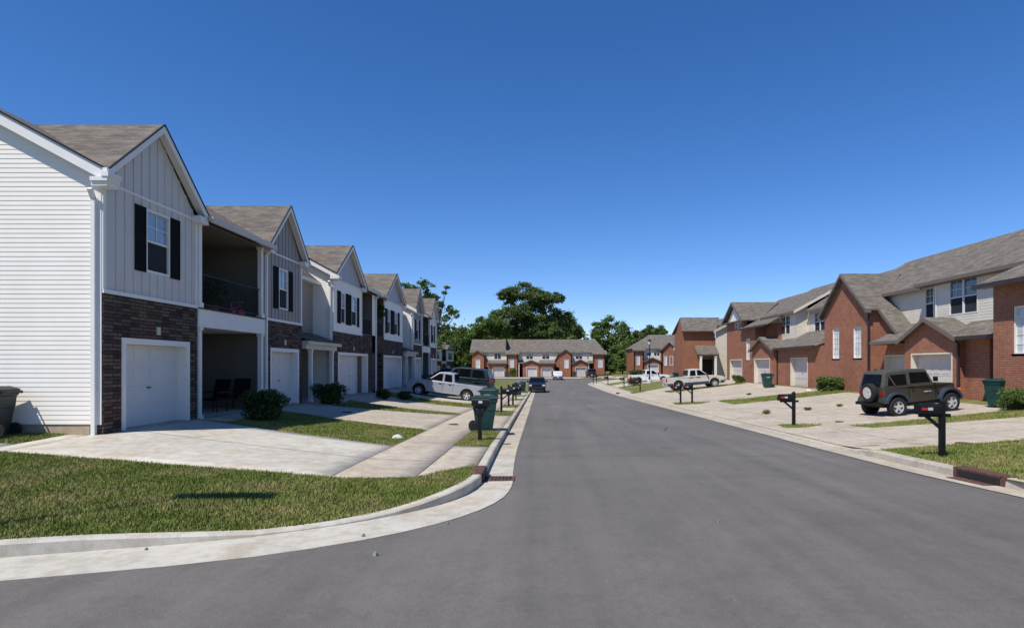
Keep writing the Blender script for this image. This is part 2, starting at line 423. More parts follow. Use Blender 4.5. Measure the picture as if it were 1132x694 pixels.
def strip(name, A, B, za, zb, mat, lab=None):    # ribbon between two paths
    V = [(a[0], a[1], z) for a, z in zip(A, za)] + [(b[0], b[1], z) for b, z in zip(B, zb)]
    n = len(A); F = [(i, i+1, n+i+1, n+i) for i in range(n-1)]
    m = MB(); m.v = V; m.f = F; return tag(m.build(name, mat, smooth=True), kind='structure', label=lab)
def path_part(P, lo, hi): return [p for p in P if lo <= p[1] <= hi]
foot = [(p[0], p[1]) for p in LPs]
edge = offs(LPs, lambda p: -p[3]); back = offs(LPs, .17); lip = offs(LPs, .035)
zf = [float(zr(p[1]))+.004 for p in LPs]
zt = [float(zr(p[1]))+p[2]+.012 for p in LPs]
ic = next(i for i, p in enumerate(LPs) if p[1] < 14.0)
for nm, sl, mt in (('old_gutter', slice(0, ic+1), M['concrete']), ('new_gutter', slice(ic, None), M['concrete_new'])):
    strip(nm, edge[sl], foot[sl], [z+.010 for z in zf[sl]], [z-.004+.002 for z in zf[sl]], mt)
for nm, sl, mt in (('old_kerb', slice(0, ic+1), M['concrete_curb']), ('new_kerb', slice(ic, None), M['concrete_new'])):
    m = MB(); k = sl
    P = list(zip(foot[k], lip[k], back[k], zf[k], zt[k])); n = len(P)
    for f_, l_, b_, z0, z1 in P:
        m.v += [(f_[0], f_[1], z0-.05), (f_[0]*.7+l_[0]*.3, f_[1]*.7+l_[1]*.3, z1-.02), (l_[0], l_[1], z1), (b_[0], b_[1], z1), (b_[0], b_[1], z1-.2)]
    for i in range(n-1):
        for j in range(4): m.f.append((5*i+j, 5*i+5+j, 5*i+6+j, 5*i+1+j))
    tag(m.build(nm, mt), kind='structure')
# right gutter and kerb (rolled edge along the driveways, full kerb by the near lawn)
RY = [-30, -10, 2, 6, 8, 9.4, 10, 11, 12, 13, 14, 14.6, 15.2, 16, 18, 21, 25, 30, 36, 45, 55, 65, 75, 85, 90, 93, 95, 96.5, 97]
RX = [9.5, 8.6, 8.0, 7.75, 7.6, 7.45, 7.38, 7.28, 7.22, 7.2, 7.19, 7.18, 7.17, 7.16, 7.16, 7.17, 7.2, 7.2, 7.15, 7.14, 7.15, 7.14, 7.1, 7.0, 7.0, 7.3, 8.0, 9.5, 11]
hgt = [.15 if y < 14.1 else (.1 if y < 14.8 else .045) for y in RY]
strip('right_gutter', [(x, y) for x, y in zip(RX, RY)], [(x+.5, y) for x, y in zip(RX, RY)], [float(zr(y))+.014 for y in RY], [float(zr(y))+.006 for y in RY], M['concrete'])
m = MB()
for x, y, h in zip(RX, RY, hgt):
    z = float(zr(y)); w = .05 if h > .1 else .16
    m.v += [(x+.5, y, z-.05), (x+.5+w*.4, y, z+h*.85), (x+.5+w, y, z+h+.012), (x+.74, y, z+h+.012), (x+.74, y, z-.2)]
for i in range(len(RY)-1):
    for j in range(4): m.f.append((5*i+j, 5*i+5+j, 5*i+6+j, 5*i+1+j))
tag(m.build('right_kerb', M['concrete_curb'], smooth=False), kind='structure')

# sidewalk and driveways, left
CT = .012
grid('left_sidewalk', [(-3.45,9.85),(-2.12,10.08),(-2.12,95),(-3.45,95)], 3, 120, M['concrete'], off=CT+.004, thick=.1)
dr = [  # (near-left, near-right(at walk), far-right, far-left) in plan
    [(-10.3,11.5),(-3.45,9.85),(-3.45,14.15),(-9.87,17.3)],
    [(-9.8,21.5),(-3.45,18.4),(-3.45,25.5),(-9.8,24.85)],
    [(-9.8,28.7),(-3.45,26.5),(-3.45,31.8),(-9.8,34.8)],
    [(-9.8,37.6),(-3.45,35.8),(-3.45,42.8),(-9.8,43.2)],
    [(-9.8,46.4),(-3.45,44.8),(-3.45,49.4),(-9.8,50.1)],
    [(-9.8,53.2),(-3.45,51.5),(-3.45,57.4),(-9.8,57.2)]]
for i, q in enumerate(dr): grid('driveway', q, 14, 12, M['concrete_new'] if i in (0, 3) else M['concrete'], off=CT, thick=.1)
grid('driveway', [(-15,12.15),(-10.8,11.56),(-10.8,12.35),(-15,13.0)], 8, 2, M['concrete_new'], off=CT, thick=.1)
grid('driveway', [(-10.8,11.56),(-10.3,11.5),(-10.12,13.57),(-10.6,13.57)], 3, 6, M['concrete_new'], off=CT, thick=.1)
for a, b in ((10.1,14.65),(18.9,26.2),(29.2,32.6),(35.6,42),(45.5,50),(52,60)):
    grid('apron', [(-2.12,a),(-1.26,a+(1.6 if a < 11 else .05)),(-1.26,b),(-2.12,b)], 3, 8, M['concrete'], off=CT, thick=.1)
grid('entry_path', [(-9.9,17.5),(-8.9,17.2),(-8.9,21.3),(-9.9,21.35)], 3, 6, M['concrete'], off=CT, thick=.08)
grid('entry_path', [(-9.9,24.9),(-8.6,24.9),(-8.6,28.6),(-9.9,28.6)], 3, 6, M['concrete'], off=CT, thick=.08)
# right: one broad concrete apron with narrow grass strips
grid('right_driveways', [(7.92,14.3),(17.9,17.0),(18.9,61),(7.92,58)], 30, 80, M['concrete'], off=CT, thick=.1)
grid('right_sidewalk', [(7.86,58),(9.2,58.2),(9.2,95),(7.86,95)], 3, 30, M['concrete'], off=CT, thick=.1)
grid('driveway', [(9.2,73),(18,76),(18,81),(9.2,79.5)], 8, 8, M['concrete'], off=CT, thick=.08)
grid('driveway', [(9.2,86),(24,88),(24,95),(9.2,95)], 8, 8, M['concrete'], off=CT, thick=.08)
grid('driveway', [(9.9,55.2),(15.2,57),(15.2,63.5),(9.9,57.6)], 8, 8, M['concrete'], off=CT+.003, thick=.08)
grid('right_driveways', [(-16,112.3),(16,112.3),(14,122.9),(-14.5,122.9)], 20, 6, M['concrete'], z=zfar, off=CT, thick=.05)
grid('driveway', [(17,112.4),(32,112.4),(30,115),(18,115)], 6, 3, M['concrete'], z=zfar, off=CT, thick=.05)
GP = [[(10.57,20.56),(10.88,19.7),(17.8,20.3),(17.8,22.2)], [(11.06,37.5),(10.98,34.1),(18.6,35.9),(18.5,38.4)],
      [(10.9,53.2),(11.0,51.0),(18.3,53.6),(18.3,54.8)], [(8.45,20.75),(9.1,20.7),(10.0,21.35),(8.6,21.8)], [(8.3,36.9),(9.6,36.4),(10.5,37.4),(8.5,38.9)],
      [(8.6,56.8),(9.3,56.8),(10.6,58.6),(8.8,59.2)]]
for q in GP: grid('grass_strip', q, 12, 4, M['lawn'], off=CT+.012, thick=.04)
# joints
def joint(pts, w=.016, off=.020):
    m = MB()
    for (x0, y0), (x1, y1) in zip(pts, pts[1:]):
        k = max(1, int(math.hypot(x1-x0, y1-y0)/.5)); L = math.hypot(x1-x0, y1-y0); nx, ny = -(y1-y0)/L*w/2, (x1-x0)/L*w/2
        for i in range(k):
            a = (x0+(x1-x0)*i/k, y0+(y1-y0)*i/k); b = (x0+(x1-x0)*(i+1)/k, y0+(y1-y0)*(i+1)/k)
            za, zb = g(*a)+off, g(*b)+off
            m.quad((a[0]-nx, a[1]-ny, za), (a[0]+nx, a[1]+ny, za), (b[0]+nx, b[1]+ny, zb), (b[0]-nx, b[1]-ny, zb))
    return m
J = MB()
for pts in [[(-2.12,9.7),(-2.12,60)], [(-3.45,9.8),(-3.45,60)], [(-10.0,14.4),(-3.45,12.0)], [(-9.9,15.9),(-6.2,15.6)], [(-9.8,23),(-3.45,20.7)], [(-9.8,31.6),(-3.45,28)],
            [(8.0,16.5),(18,18.0)], [(8.0,25.6),(18.8,28.5)], [(9.7,15),(9.7,58)], [(8.0,31),(18.8,31.3)], [(12.5,15.5),(12.8,50)], [(8,41.5),(18.8,42)], [(8,47),(18.8,48)], [(15.8,16.5),(16,50)]] + \
            [[(-3.45,y),(-2.12,y)] for y in range(12, 60, 3)] + [[(7.95,y),(9.7,y)] for y in range(16, 56, 3)]:
    k = joint(pts); n0 = len(J.v); J.v += k.v; J.f += [tuple(n0+i for i in f) for f in k.f]
tag(J.build('pavement_joints', M['joint']), kind='structure')

# ------------------------------------------------------------------ grass
def inpoly(x, y, P):
    c = np.zeros(len(x), bool); n = len(P)
    for i in range(n):
        x0, y0 = P[i]; x1, y1 = P[i-1]
        k = ((y0 > y) != (y1 > y)) & (x < (x1-x0)*(y-y0)/((y1-y0) or 1e-9)+x0); c ^= k
    return c
rng = np.random.default_rng(3)
def blades(name, polys, h=.048, w=.008, off=0.):
    XY = []; HH = []
    for P, dens, hs in polys:
        xs = [p[0] for p in P]; ys = [p[1] for p in P]; A = (max(xs)-min(xs))*(max(ys)-min(ys)); n = int(A*dens)
        x = rng.uniform(min(xs), max(xs), n); y = rng.uniform(min(ys), max(ys), n); k = inpoly(x, y, P)
        XY.append(np.column_stack([x[k], y[k]])); HH.append(np.full(k.sum(), hs))
    XY = np.vstack(XY); XY = XY+rng.normal(0, .022, XY.shape); HH = np.concatenate(HH); n = len(XY); z = g(XY[:, 0], XY[:, 1])+off
    patch = .75+.5*np.sin(XY[:, 0]*2.1+np.sin(XY[:, 1]*1.7)*2)*np.sin(XY[:, 1]*1.3+1)
    a = rng.uniform(0, 2*np.pi, n); hh = h*HH*rng.uniform(.5, 1.35, n)*(.75+.3*patch); ww = w*HH*rng.uniform(.7, 1.3, n)
    lx, ly = rng.normal(0, .45, n)*hh, rng.normal(0, .45, n)*hh
    V = np.zeros((n, 3, 3)); V[:, 0] = np.column_stack([XY[:, 0]-np.cos(a)*ww, XY[:, 1]-np.sin(a)*ww, z]); V[:, 1] = np.column_stack([XY[:, 0]+np.cos(a)*ww, XY[:, 1]+np.sin(a)*ww, z])
    V[:, 2] = np.column_stack([XY[:, 0]+lx, XY[:, 1]+ly, z+hh])
    return tag(np_mesh(name, V.reshape(-1, 3), np.arange(3*n).reshape(n, 3), M['blade']), 'short green lawn grass with dry patches between kerb and driveways', 'grass', kind='stuff')
ledge = [(-15,12.1),(-10.34,11.5),(-9.1,11.22),(-8.3,11.0),(-6.5,10.55),(-4.4,10.05),(-3.25,9.82),(-2.14,10.06),(-1.7,10.9),(-1.26,11.6)]
cb = [(p[0], p[1]) for p in back if p[1] < 10.9 and p[0] > -16]
LAWN = cb + [(-15.5,12.1)] + ledge
side = [(-18,13.2),(-11.3,13.35),(-10.1,13.5),(-10.1,13.52),(-18,13.55)]
vg = [(-2.12,14.62),(-1.28,14.62),(-1.28,18.85),(-2.12,18.85)]
mid = [(-8.8,17.0),(-3.48,14.25),(-3.48,18.3),(-9.0,21.0)]
blades('grass', [(LAWN, 4600, 1.), (vg, 3000, 1.), (mid, 1900, 1.15), ([(-16,13.1),(-10.85,12.4),(-10.65,13.53),(-16,13.53)], 3000, 1.1),
    ([(8.0,5),(30,5),(30,16.5),(17.9,16.9),(10.2,14.8),(8.0,14.1)], 620, 1.3), ([(8.0,9),(14,9),(14,15.4),(10.2,14.8),(8.0,14.1)], 1300, 1.),
    ([(-8.6,25),(-3.6,25.6),(-3.5,26.4),(-9.0,28.4)], 700, 1.4), ([(-9.6,35),(-3.5,31.9),(-3.5,35.7),(-9.6,37.4)], 300, 1.8),
    ([(-2.12,26.3),(-1.28,26.3),(-1.28,29.1),(-2.12,29.1)], 700, 1.3), ([(-2.12,32.7),(-1.28,32.7),(-1.28,35.4),(-2.12,35.4)], 600, 1.4)])
blades('grass', [(GP[0], 900, 1.2), (GP[1], 350, 1.6), (GP[2], 150, 2), (GP[3], 900, 1.3), (GP[4], 350, 1.6), (GP[5], 150, 2)], off=.02)

# ------------------------------------------------------------------ houses
def uext(P, z):                                   # extents in u of polygon P=(u,z) at height z
    xs = []
    for i in range(len(P)):
        (a, za), (b, zb) = P[i-1], P[i]
        if abs(za-zb) < 1e-9:
            if abs(z-za) < 1e-6: xs += [a, b]
            continue
        t = (z-za)/(zb-za)
        if -1e-6 <= t <= 1+1e-6: xs.append(a+(b-a)*t)
    return (min(xs), max(xs)) if xs else None
def clip(P, u, side):
    out = []
    for i in range(len(P)):
        a, b = P[i-1], P[i]; ia, ib = (a[0]-u)*side >= 0, (b[0]-u)*side >= 0
        if ia != ib: t = (u-a[0])/(b[0]-a[0]); out.append((u, a[1]+(b[1]-a[1])*t))
        if ib: out.append(b)
    return out
def lap(mb, P, c, face='y', sgn=-1, pitch=.105, d=.010):
    """lap siding on polygon P (u,z). face 'y': plane y=c looking sgn*y; face 'x': plane x=c looking sgn*x"""
    z0 = min(p[1] for p in P); z1 = max(p[1] for p in P); z = z0
    f = (lambda u, o, zz: (u, c+sgn*o, zz)) if face == 'y' else (lambda u, o, zz: (c+sgn*o, u, zz))
    while z < z1-1e-4:
        t = min(z1, z+pitch); a, b = uext(P, z+1e-5), uext(P, t-1e-5)
        if a and b:
            mb.quad(f(a[0], d, z), f(a[1], d, z), f(b[1], .001, t), f(b[0], .001, t))
            mb.quad(f(a[0], d, z), f(a[1], d, z), f(a[1], 0, z), f(a[0], 0, z))
        z = t
def holes(P, hs):
    """split rectangle-ish polygon by window holes in u (list of (u0,u1,z0,z1)); returns polygons"""
    out = []; rest = P
    for (a, b, z0, z1) in sorted(hs):
        L = clip(rest, a, -1); mid_ = clip(clip(rest, a, 1), b, -1); rest = clip(rest, b, 1)
        if len(L) > 2: out.append(L)
        def zc(Q, z, s):
            R_ = [(q[1], q[0]) for q in Q]; R_ = clip(R_, z, s); return [(q[1], q[0]) for q in R_]
        for q in (zc(mid_, z0, -1), zc(mid_, z1, 1)):
            if len(q) > 2: out.append(q)
    if len(rest) > 2: out.append(rest)
    return out

class House:
    def __init__(s, name, loc, rz, off, label, cat, group=None):
        s.r = empty(name, loc, rz, label, cat, group); s.off = off; s.m = {}
    def p(s, name, mat):
        k = (name, mat)
        if k not in s.m: s.m[k] = MB(s.off)
        return s.m[k]
    def mb(s): return MB(s.off)
    def one(s, name, mat, *b):
        m = s.mb(); m.box(*b); m.build(name, M[mat], s.r)
    def done(s):
        for (n_, mt), m in s.m.items():
            if m.f: m.build(n_, M[mt], s.r)
    def wall(s, name, mat, P, y, hs=(), th=.25, style='solid', face='y', sgn=-1, pitch=.105, battmat='trim'):
        m = s.p(name, mat)
        for q in holes(P, hs):
            if style == 'lap': lap(m, q, y, face, sgn, pitch)
            elif style == 'batten' or style == 'flat':
                f = (lambda u, o, z: (u, y+sgn*o, z)) if face == 'y' else (lambda u, o, z: (y+sgn*o, u, z))
                m.prism([f(u, 0, z) for u, z in q], (0, -sgn*.02, 0) if face == 'y' else (-sgn*.02, 0, 0))
                if style == 'batten':
                    u0 = min(p[0] for p in q); u1 = max(p[0] for p in q); base = min(p[0] for p in P); k = 0
                    while base+.14+k*.305 < u1-.03:
                        u = base+.14+k*.305; k += 1
                        if u < u0+.02: continue
                        sw = clip(clip(q, u-.02, 1), u+.02, -1)
                        if len(sw) > 2: m.prism([f(a, .001, b) for a, b in sw], (0, sgn*.018, 0) if face == 'y' else (sgn*.018, 0, 0))
            else:
                f = (lambda u, o, z: (u, y-sgn*o, z)) if face == 'y' else (lambda u, o, z: (y-sgn*o, u, z))
                m.prism([f(u, 0, z) for u, z in q], (0, -sgn*th, 0) if face == 'y' else (-sgn*th, 0, 0))
    def roof(s, pts, t=.07): s.p('roof', 'roof').slab(pts, t)
    def fascia(s, pts, mat='trim', w=.03, h=.19, name='fascia'):
        for a, b in zip(pts, pts[1:]): s.p(name, mat).beam(a, b, w, h, -.005)
    def gutter(s, a, b, mat='trim'):
        m = s.mb(); m.beam(a, b, .13, .12, -.03); m.beam((a[0], a[1]-.03, a[2]), (b[0], b[1]-.03, b[2]), .09, .05, -.15); m.build('gutter', M[mat], s.r)
    def downspout(s, x, y, z0, z1, mat='trim', face='y', sgn=-1):
        m = s.mb(); w = .045
        if face == 'y':
            m.box(x-w, x+w, y-.085, y-.005, z0+.12, z1-.28); m.prism([(x-w, y-.085, z0+.12), (x+w, y-.085, z0+.12), (x+w, y-.3, z0+.03), (x-w, y-.3, z0+.03)], (0, .02, .07))
            m.prism([(x-w, y-.085, z1-.3), (x+w, y-.085, z1-.3), (x+w, y-.30, z1-.08), (x-w, y-.30, z1-.08)], (0, .06, .05))
        else:
            m.box(x-.085, x-.005, y-w, y+w, z0+.1, z1-.25); m.box(x-.28, x-.005, y-w, y+w, z0+.04, z0+.11); m.prism([(x-.085, y-w, z1-.3), (x-.085, y+w, z1-.3), (x-.2, y+w, z1-.1), (x-.2, y-w, z1-.1)], (.06, 0, .05))
        m.build('downspout', M[mat], s.r)
    def garage(s, a, b, z1, y, mat='door_white', trim='trim', rec=.28, z0=0, fw=.09, case=True):
        m = s.mb(); rows = 4; cols = max(2, round((b-a)/.62)); H = z1-z0
        m.box(a+fw, b-fw, y+rec, y+rec+.05, z0, z1-fw)
        for r in range(rows):
            ph = (H-fw)/rows; zz = z0+r*ph
            m.box(a+fw, b-fw, y+rec-.012, y+rec, zz+.008, zz+ph-.008)
            for c in range(cols):
                cw = (b-a-2*fw)/cols; m.box(a+fw+c*cw+.07, a+fw+(c+1)*cw-.07, y+rec-.024, y+rec-.012, zz+.1, zz+ph-.1)
        d = m.build('garage_door', M[mat], s.r)
        f = s.mb(); f.box(a, a+fw, y-.02, y+rec, z0, z1); f.box(b-fw, b, y-.02, y+rec, z0, z1); f.box(a+fw, b-fw, y-.02, y+rec, z1-fw, z1)
        if case: f.box(a-.05, a, y-.022, y-.001, z0, z1+.05); f.box(b, b+.05, y-.022, y-.001, z0, z1+.05); f.box(a, b, y-.022, y-.001, z1, z1+.05)
        f.build('door_frame', M[trim], d)
        if not case: k = s.mb(); k.box(a-.1, b+.1, y-.006, y+.1, z1+.003, z1+.21); k.build('lintel', M['lintel'], s.r)
        h = s.mb(); h.box((a+b)/2-.06, (a+b)/2+.06, y+rec-.06, y+rec-.02, z0+.95, z0+.98); h.build('handle', M['black'], d)
    def window(s, a, b, z0, z1, y, kind='hung', rec=.03, cols=2, rows=2, trim='trim', sill=None, face='y', fw=.055):
        f = s.mb(); g1 = s.mb(); g2 = s.mb(); yy = y+rec
        P = lambda x0, x1, d0, d1, c0, c1, m_: m_.box(x0, x1, d0, d1, c0, c1)
        for q in ((a, a+fw, z0, z1), (b-fw, b, z0, z1), (a+fw, b-fw, z0, z0+fw), (a+fw, b-fw, z1-fw, z1)): f.box(q[0], q[1], y-.02, yy+.05, q[2], q[3])
        n = 2 if kind == 'double' else 1; w = (b-a)/n
        for i in range(n):
            x0, x1 = a+i*w, a+(i+1)*w
            if n == 2 and i == 1: f.box(x0-.04, x0+.04, y-.015, yy+.05, z0+fw, z1-fw)
            x0 += fw; x1 -= fw; zm = (z0+z1)/2
            if kind in ('hung', 'double'):
                f.box(x0, x1, yy-.02, yy+.04, zm-.025, zm+.025)
                g1.box(x0, x1, yy+.02, yy+.03, zm, z1-fw); g2.box(x0, x1, yy+.01, yy+.03, z0+fw, zm-.02)
                for c in range(1, cols): xx = x0+(x1-x0)*c/cols; f.box(xx-.010, xx+.010, yy+.002, yy+.018, zm+.02, z1-fw)
                for r in range(1, rows): zz = zm+(z1-fw-zm)*r/rows; f.box(x0, x1, yy+.003, yy+.017, zz-.010, zz+.010)
            else:
                g1.box(x0, x1, yy+.02, yy+.03, z0+fw, z1-fw)
                for c in range(1, cols): xx = x0+(x1-x0)*c/cols; f.box(xx-.010, xx+.010, yy+.002, yy+.018, z0+fw, z1-fw)
                for r in range(1, rows): zz = z0+(z1-z0)*r/rows; f.box(x0, x1, yy+.003, yy+.017, zz-.010, zz+.010)
        o = f.build('window', M[trim], s.r)
        g1.build('pane', M['blinds'] if kind == 'tall' else M['glass_sky'] if kind == 'hung' else M['glass'], o)
        if g2.f: g2.build('pane', M['screen'], o)
        if sill: k = s.mb(); k.box(a-.08, b+.08, y-.06, y+.05, z0-.09, z0-.002); k.build('sill', M[sill], o)
    def shutter(s, a, b, z0, z1, y):
        m = s.mb(); m.box(a, b, y-.03, y-.004, z0, z1)
        for q in ((a, a+.05, z0, z1), (b-.05, b, z0, z1), (a+.05, b-.05, z0, z0+.07), (a+.05, b-.05, z1-.07, z1), (a+.05, b-.05, (z0+z1)/2-.04, (z0+z1)/2+.04)):
            m.box(q[0], q[1], y-.042, y-.03, q[2], q[3])
        z = z0+.1
        while z < z1-.1: m.box(a+.05, b-.05, y-.037, y-.03, z, z+.022); z += .045
        m.build('shutter', M['shutter'], s.r)
    def column(s, x, y, z0, z1, w=.14, mat='trim'):
        m = s.mb(); m.box(x-w/2, x+w/2, y-w/2, y+w/2, z0, z1); m.box(x-w*.72, x+w*.72, y-w*.72, y+w*.72, z0, z0+.14); m.box(x-w*.68, x+w*.68, y-w*.68, y+w*.68, z1-.1, z1); m.build('column', M[mat], s.r)

RT = .545
LE = 5.86                                          # eave height above the slab
def lroof(h, u0, u1, lower=False, gaps=()):                 # main roof of the left row between u0 and u1
    if lower: h.roof([(u0,.62,5.5),(u1,.62,5.5),(u1,3.4,7.85),(u0,3.4,7.85)])
    else:                                          # the cross gables (a, b) cut into the eave line
        P = [(u0,-.28,LE)]
        for a, b in gaps: P += [(a-.2,-.28,LE), ((a+b)/2,-.28+(7.68-LE)/RT,7.68), (b+.2,-.28,LE)]
        h.roof(P + [(u1,-.28,LE),(u1,3.4,7.85),(u0,3.4,7.85)])
    h.roof([(u0,3.4,7.85),(u1,3.4,7.85),(u1,7.4,5.7),(u0,7.4,5.7)])
def cross_gable(h, u0, u1, zp=7.68, ze=LE, yf=-.22, ov=.2):
    c = (u0+u1)/2; a, b = u0-ov, u1+ov
    yb = -.28+(zp-LE)/RT
    h.roof([(c,yf,zp+.02),(a,yf,ze+.02),(a,-.2,ze+.02),(c,yb,zp+.02)]); h.roof([(c,yf,zp+.02),(c,yb,zp+.02),(b,-.2,ze+.02),(b,yf,ze+.02)])
    h.fascia([(a,yf-.016,ze),(c,yf-.016,zp)]); h.fascia([(c,yf-.017,zp),(b,yf-.017,ze)])
    m = h.p('roof_edge','black'); m.beam((a,yf-.03,ze+.03),(c,yf-.03,zp+.03),.05,.035); m.beam((c,yf-.031,zp+.03),(b,yf-.031,ze+.03),.05,.035)
    sf = h.p('soffit', 'trim')                     # underside of the overhang
    sf.slab([(a+.02,yf,ze-.06),(c,yf,zp-.06),(c,0,zp-.06),(a+.02,0,ze-.06)], .02); sf.slab([(c,yf,zp-.062),(b-.02,yf,ze-.062),(b-.02,0,ze-.062),(c,0,zp-.062)], .02)
    for x, sg in ((a, 1), (b, -1)): h.one('eave_return', 'trim', x, x+sg*.42, yf-.03, .0, ze-.27, ze-.075)
def block(h, u0, u1, gd, wins, shut, mat, gmat, style='batten', gstyle='batten', ub=None, zb=3.17):
    a, b = ub or (u0, u1)
    h.wall('stone_wall', 'stone', [(u0,-.3),(u1,-.3),(u1,zb),(u0,zb)], -.03, [(gd[0],gd[1],-.31,2.14)], th=.31)
    h.garage(gd[0], gd[1], 2.14, -.03)
    lm = h.mb(); xc = (gd[0]+gd[1])/2; lm.box(xc-.07, xc+.07, -.05, -.03, 2.32, 2.52); lm.build('wall_light', M['beige_trim'], h.r)
    h.one('band', 'trim', a-.01, b+.01, -.05, .02, zb, zb+.09)
    P = [(a,zb+.09),(b,zb+.09),(b,5.66),(a,5.66)]
    h.wall('siding_wall', mat, P, 0, [(w[0],w[1],w[2],w[3]) for w in wins], style=style)
    h.one('trim_line', 'trim', a-.005, b+.005, -.032, .02, 5.66, 5.72)
    c = (a+b)/2; zt = 5.66+(7.68-LE)-.0
    h.wall('gable_siding', gmat, [(a,5.72),(b,5.72),(c,7.6)], 0, style=gstyle)
    for w in wins: h.window(w[0], w[1], w[2], w[3], 0, 'hung', cols=2, rows=2)
    for s_ in shut: h.shutter(s_[0], s_[1], s_[2], s_[3], 0)
    for x in (a, b): h.one('corner_board', 'trim', x-.012 if x == a else x-.09, x+.09 if x == a else x+.012, -.034, .02, zb+.09, 5.66)
    cross_gable(h, a, b)
def balcony(h, u0, u1, depth=2.4, mat='beige_trim', beam=True, cols=True):
    h.wall('recess_wall', 'recess_shade_siding', [(u0,-.1),(u1,-.1),(u1,5.8),(u0,5.8)], depth, style='lap')
    for x, sg in ((u0, 1), (u1, -1)): h.wall('recess_wall', 'recess_shade_siding', [(0,-.1),(depth,-.1),(depth,5.8),(0,5.8)], x, style='lap', face='x', sgn=sg)
    h.p('ceiling', 'recess_shade_siding').box(u0, u1, .0, depth, 5.70, 5.76); h.p('balcony_floor', 'trim').box(u0, u1, .1, depth, 2.66, 3.1)
    if beam:
        h.p('balcony_beam', 'trim').box(u0+.01, u1-.01, -.06, .1, 2.65, 3.17); h.p('balcony_edge', 'wood').box(u0+.01, u1-.01, -.09, .12, 3.17, 3.21)
    if cols:
        for x in (u0+.10, u1-.22): h.column(x, .0, -.05, 2.65); h.column(x, .0, 3.21, 5.70)
    for z in (0, 3.15):
        d = h.mb(); d.box(u0+.7, u0+1.65, depth-.06, depth-.02, z, z+2.05); o = d.build('front_door' if z == 0 else 'balcony_door', M['door_dark'], h.r)
        k = h.mb(); k.box(u0+.62, u0+.7, depth-.08, depth-.01, z, z+2.13); k.box(u0+1.65, u0+1.73, depth-.08, depth-.01, z, z+2.13); k.box(u0+.7, u0+1.65, depth-.08, depth-.01, z+2.05, z+2.13); k.build('door_frame', M['beige_trim'], o)
    r = h.mb(); r.box(u0+.15, u1-.25, .0, .035, 4.18, 4.22); r.box(u0+.15, u1-.25, .0, .035, 3.3, 3.33)
    n = int((u1-u0-.4)/.11)
    for i in range(n+1): x = u0+.16+i*(u1-u0-.42)/n; r.box(x, x+.016, .008, .026, 3.3, 4.18)
    r.build('balcony_railing', M['black'], h.r)
def porch_recess(h, u0, u1, mat='taupe_siding', side='white_siding'):
    d = .95
    h.wall('recess_wall', mat, [(u0,3.0),(u1,3.0),(u1,5.5),(u0,5.5)], d, style='lap')
    h.wall('entry_wall', mat, [(u0,-.1),(u1,-.1),(u1,2.8),(u0,2.8)], d+.8, style='lap')
    h.wall('side_wall', side, [(0,2.9),(d,2.9),(d,5.4),(3.3,7.55),(3.3,7.78),(0,5.95)], u1, style='lap', face='x', sgn=-1)
    h.wall('side_wall', mat, [(0,-.1),(d+.8,-.1),(d+.8,2.9),(0,2.9)], u1, style='lap', face='x', sgn=-1)
    h.wall('side_wall', mat, [(0,-.1),(d,-.1),(d,5.55),(0,5.75)], u0, style='lap', face='x', sgn=1)
    h.p('porch_roof', 'roof').slab([(u0-.02,-.32,2.62),(u1+.35,-.32,2.62),(u1+.35,d,3.05),(u0-.02,d,3.05)], .05)
    h.p('porch_roof_edge', 'black').beam((u0,-.34,2.64),(u1+.35,-.34,2.64),.04,.06)
    h.p('porch_beam', 'beige_trim').box(u0+.02, u1-.02, -.2, -.02, 2.22, 2.52); h.p('porch_beam', 'beige_trim').box(u0, u1+.33, -.31, -.2, 2.42, 2.56)
    h.p('ceiling', 'beige_trim').box(u0, u1, -.18, d+.8, 2.5, 2.56)
    for x in (u0+.75, u1-.45): h.column(x, -.1, -.1, 2.22)
    dm = h.mb(); dm.box(u0+1.2, u0+2.15, d+.72, d+.78, 0, 2.03); o = dm.build('front_door', M['door_dark'], h.r)
    k = h.mb(); k.box(u0+1.12, u0+1.2, d+.7, d+.79, 0, 2.1); k.box(u0+2.15, u0+2.23, d+.7, d+.79, 0, 2.1); k.build('door_frame', M['trim'], o)
    h.p('eave', 'trim').box(u0, u1, .6, .95, 5.36, 5.44); h.fascia([(u0,.6,5.5),(u1,.6,5.5)], h=.14)
GL = 'townhouses of the siding and stone row on the left'
def LH(y0, label, name='townhouse', X=-9.9, fl=.37):
    return House(name, (X, y0, fl), rad(90), (y0, 0, 0), label, 'house', GL)
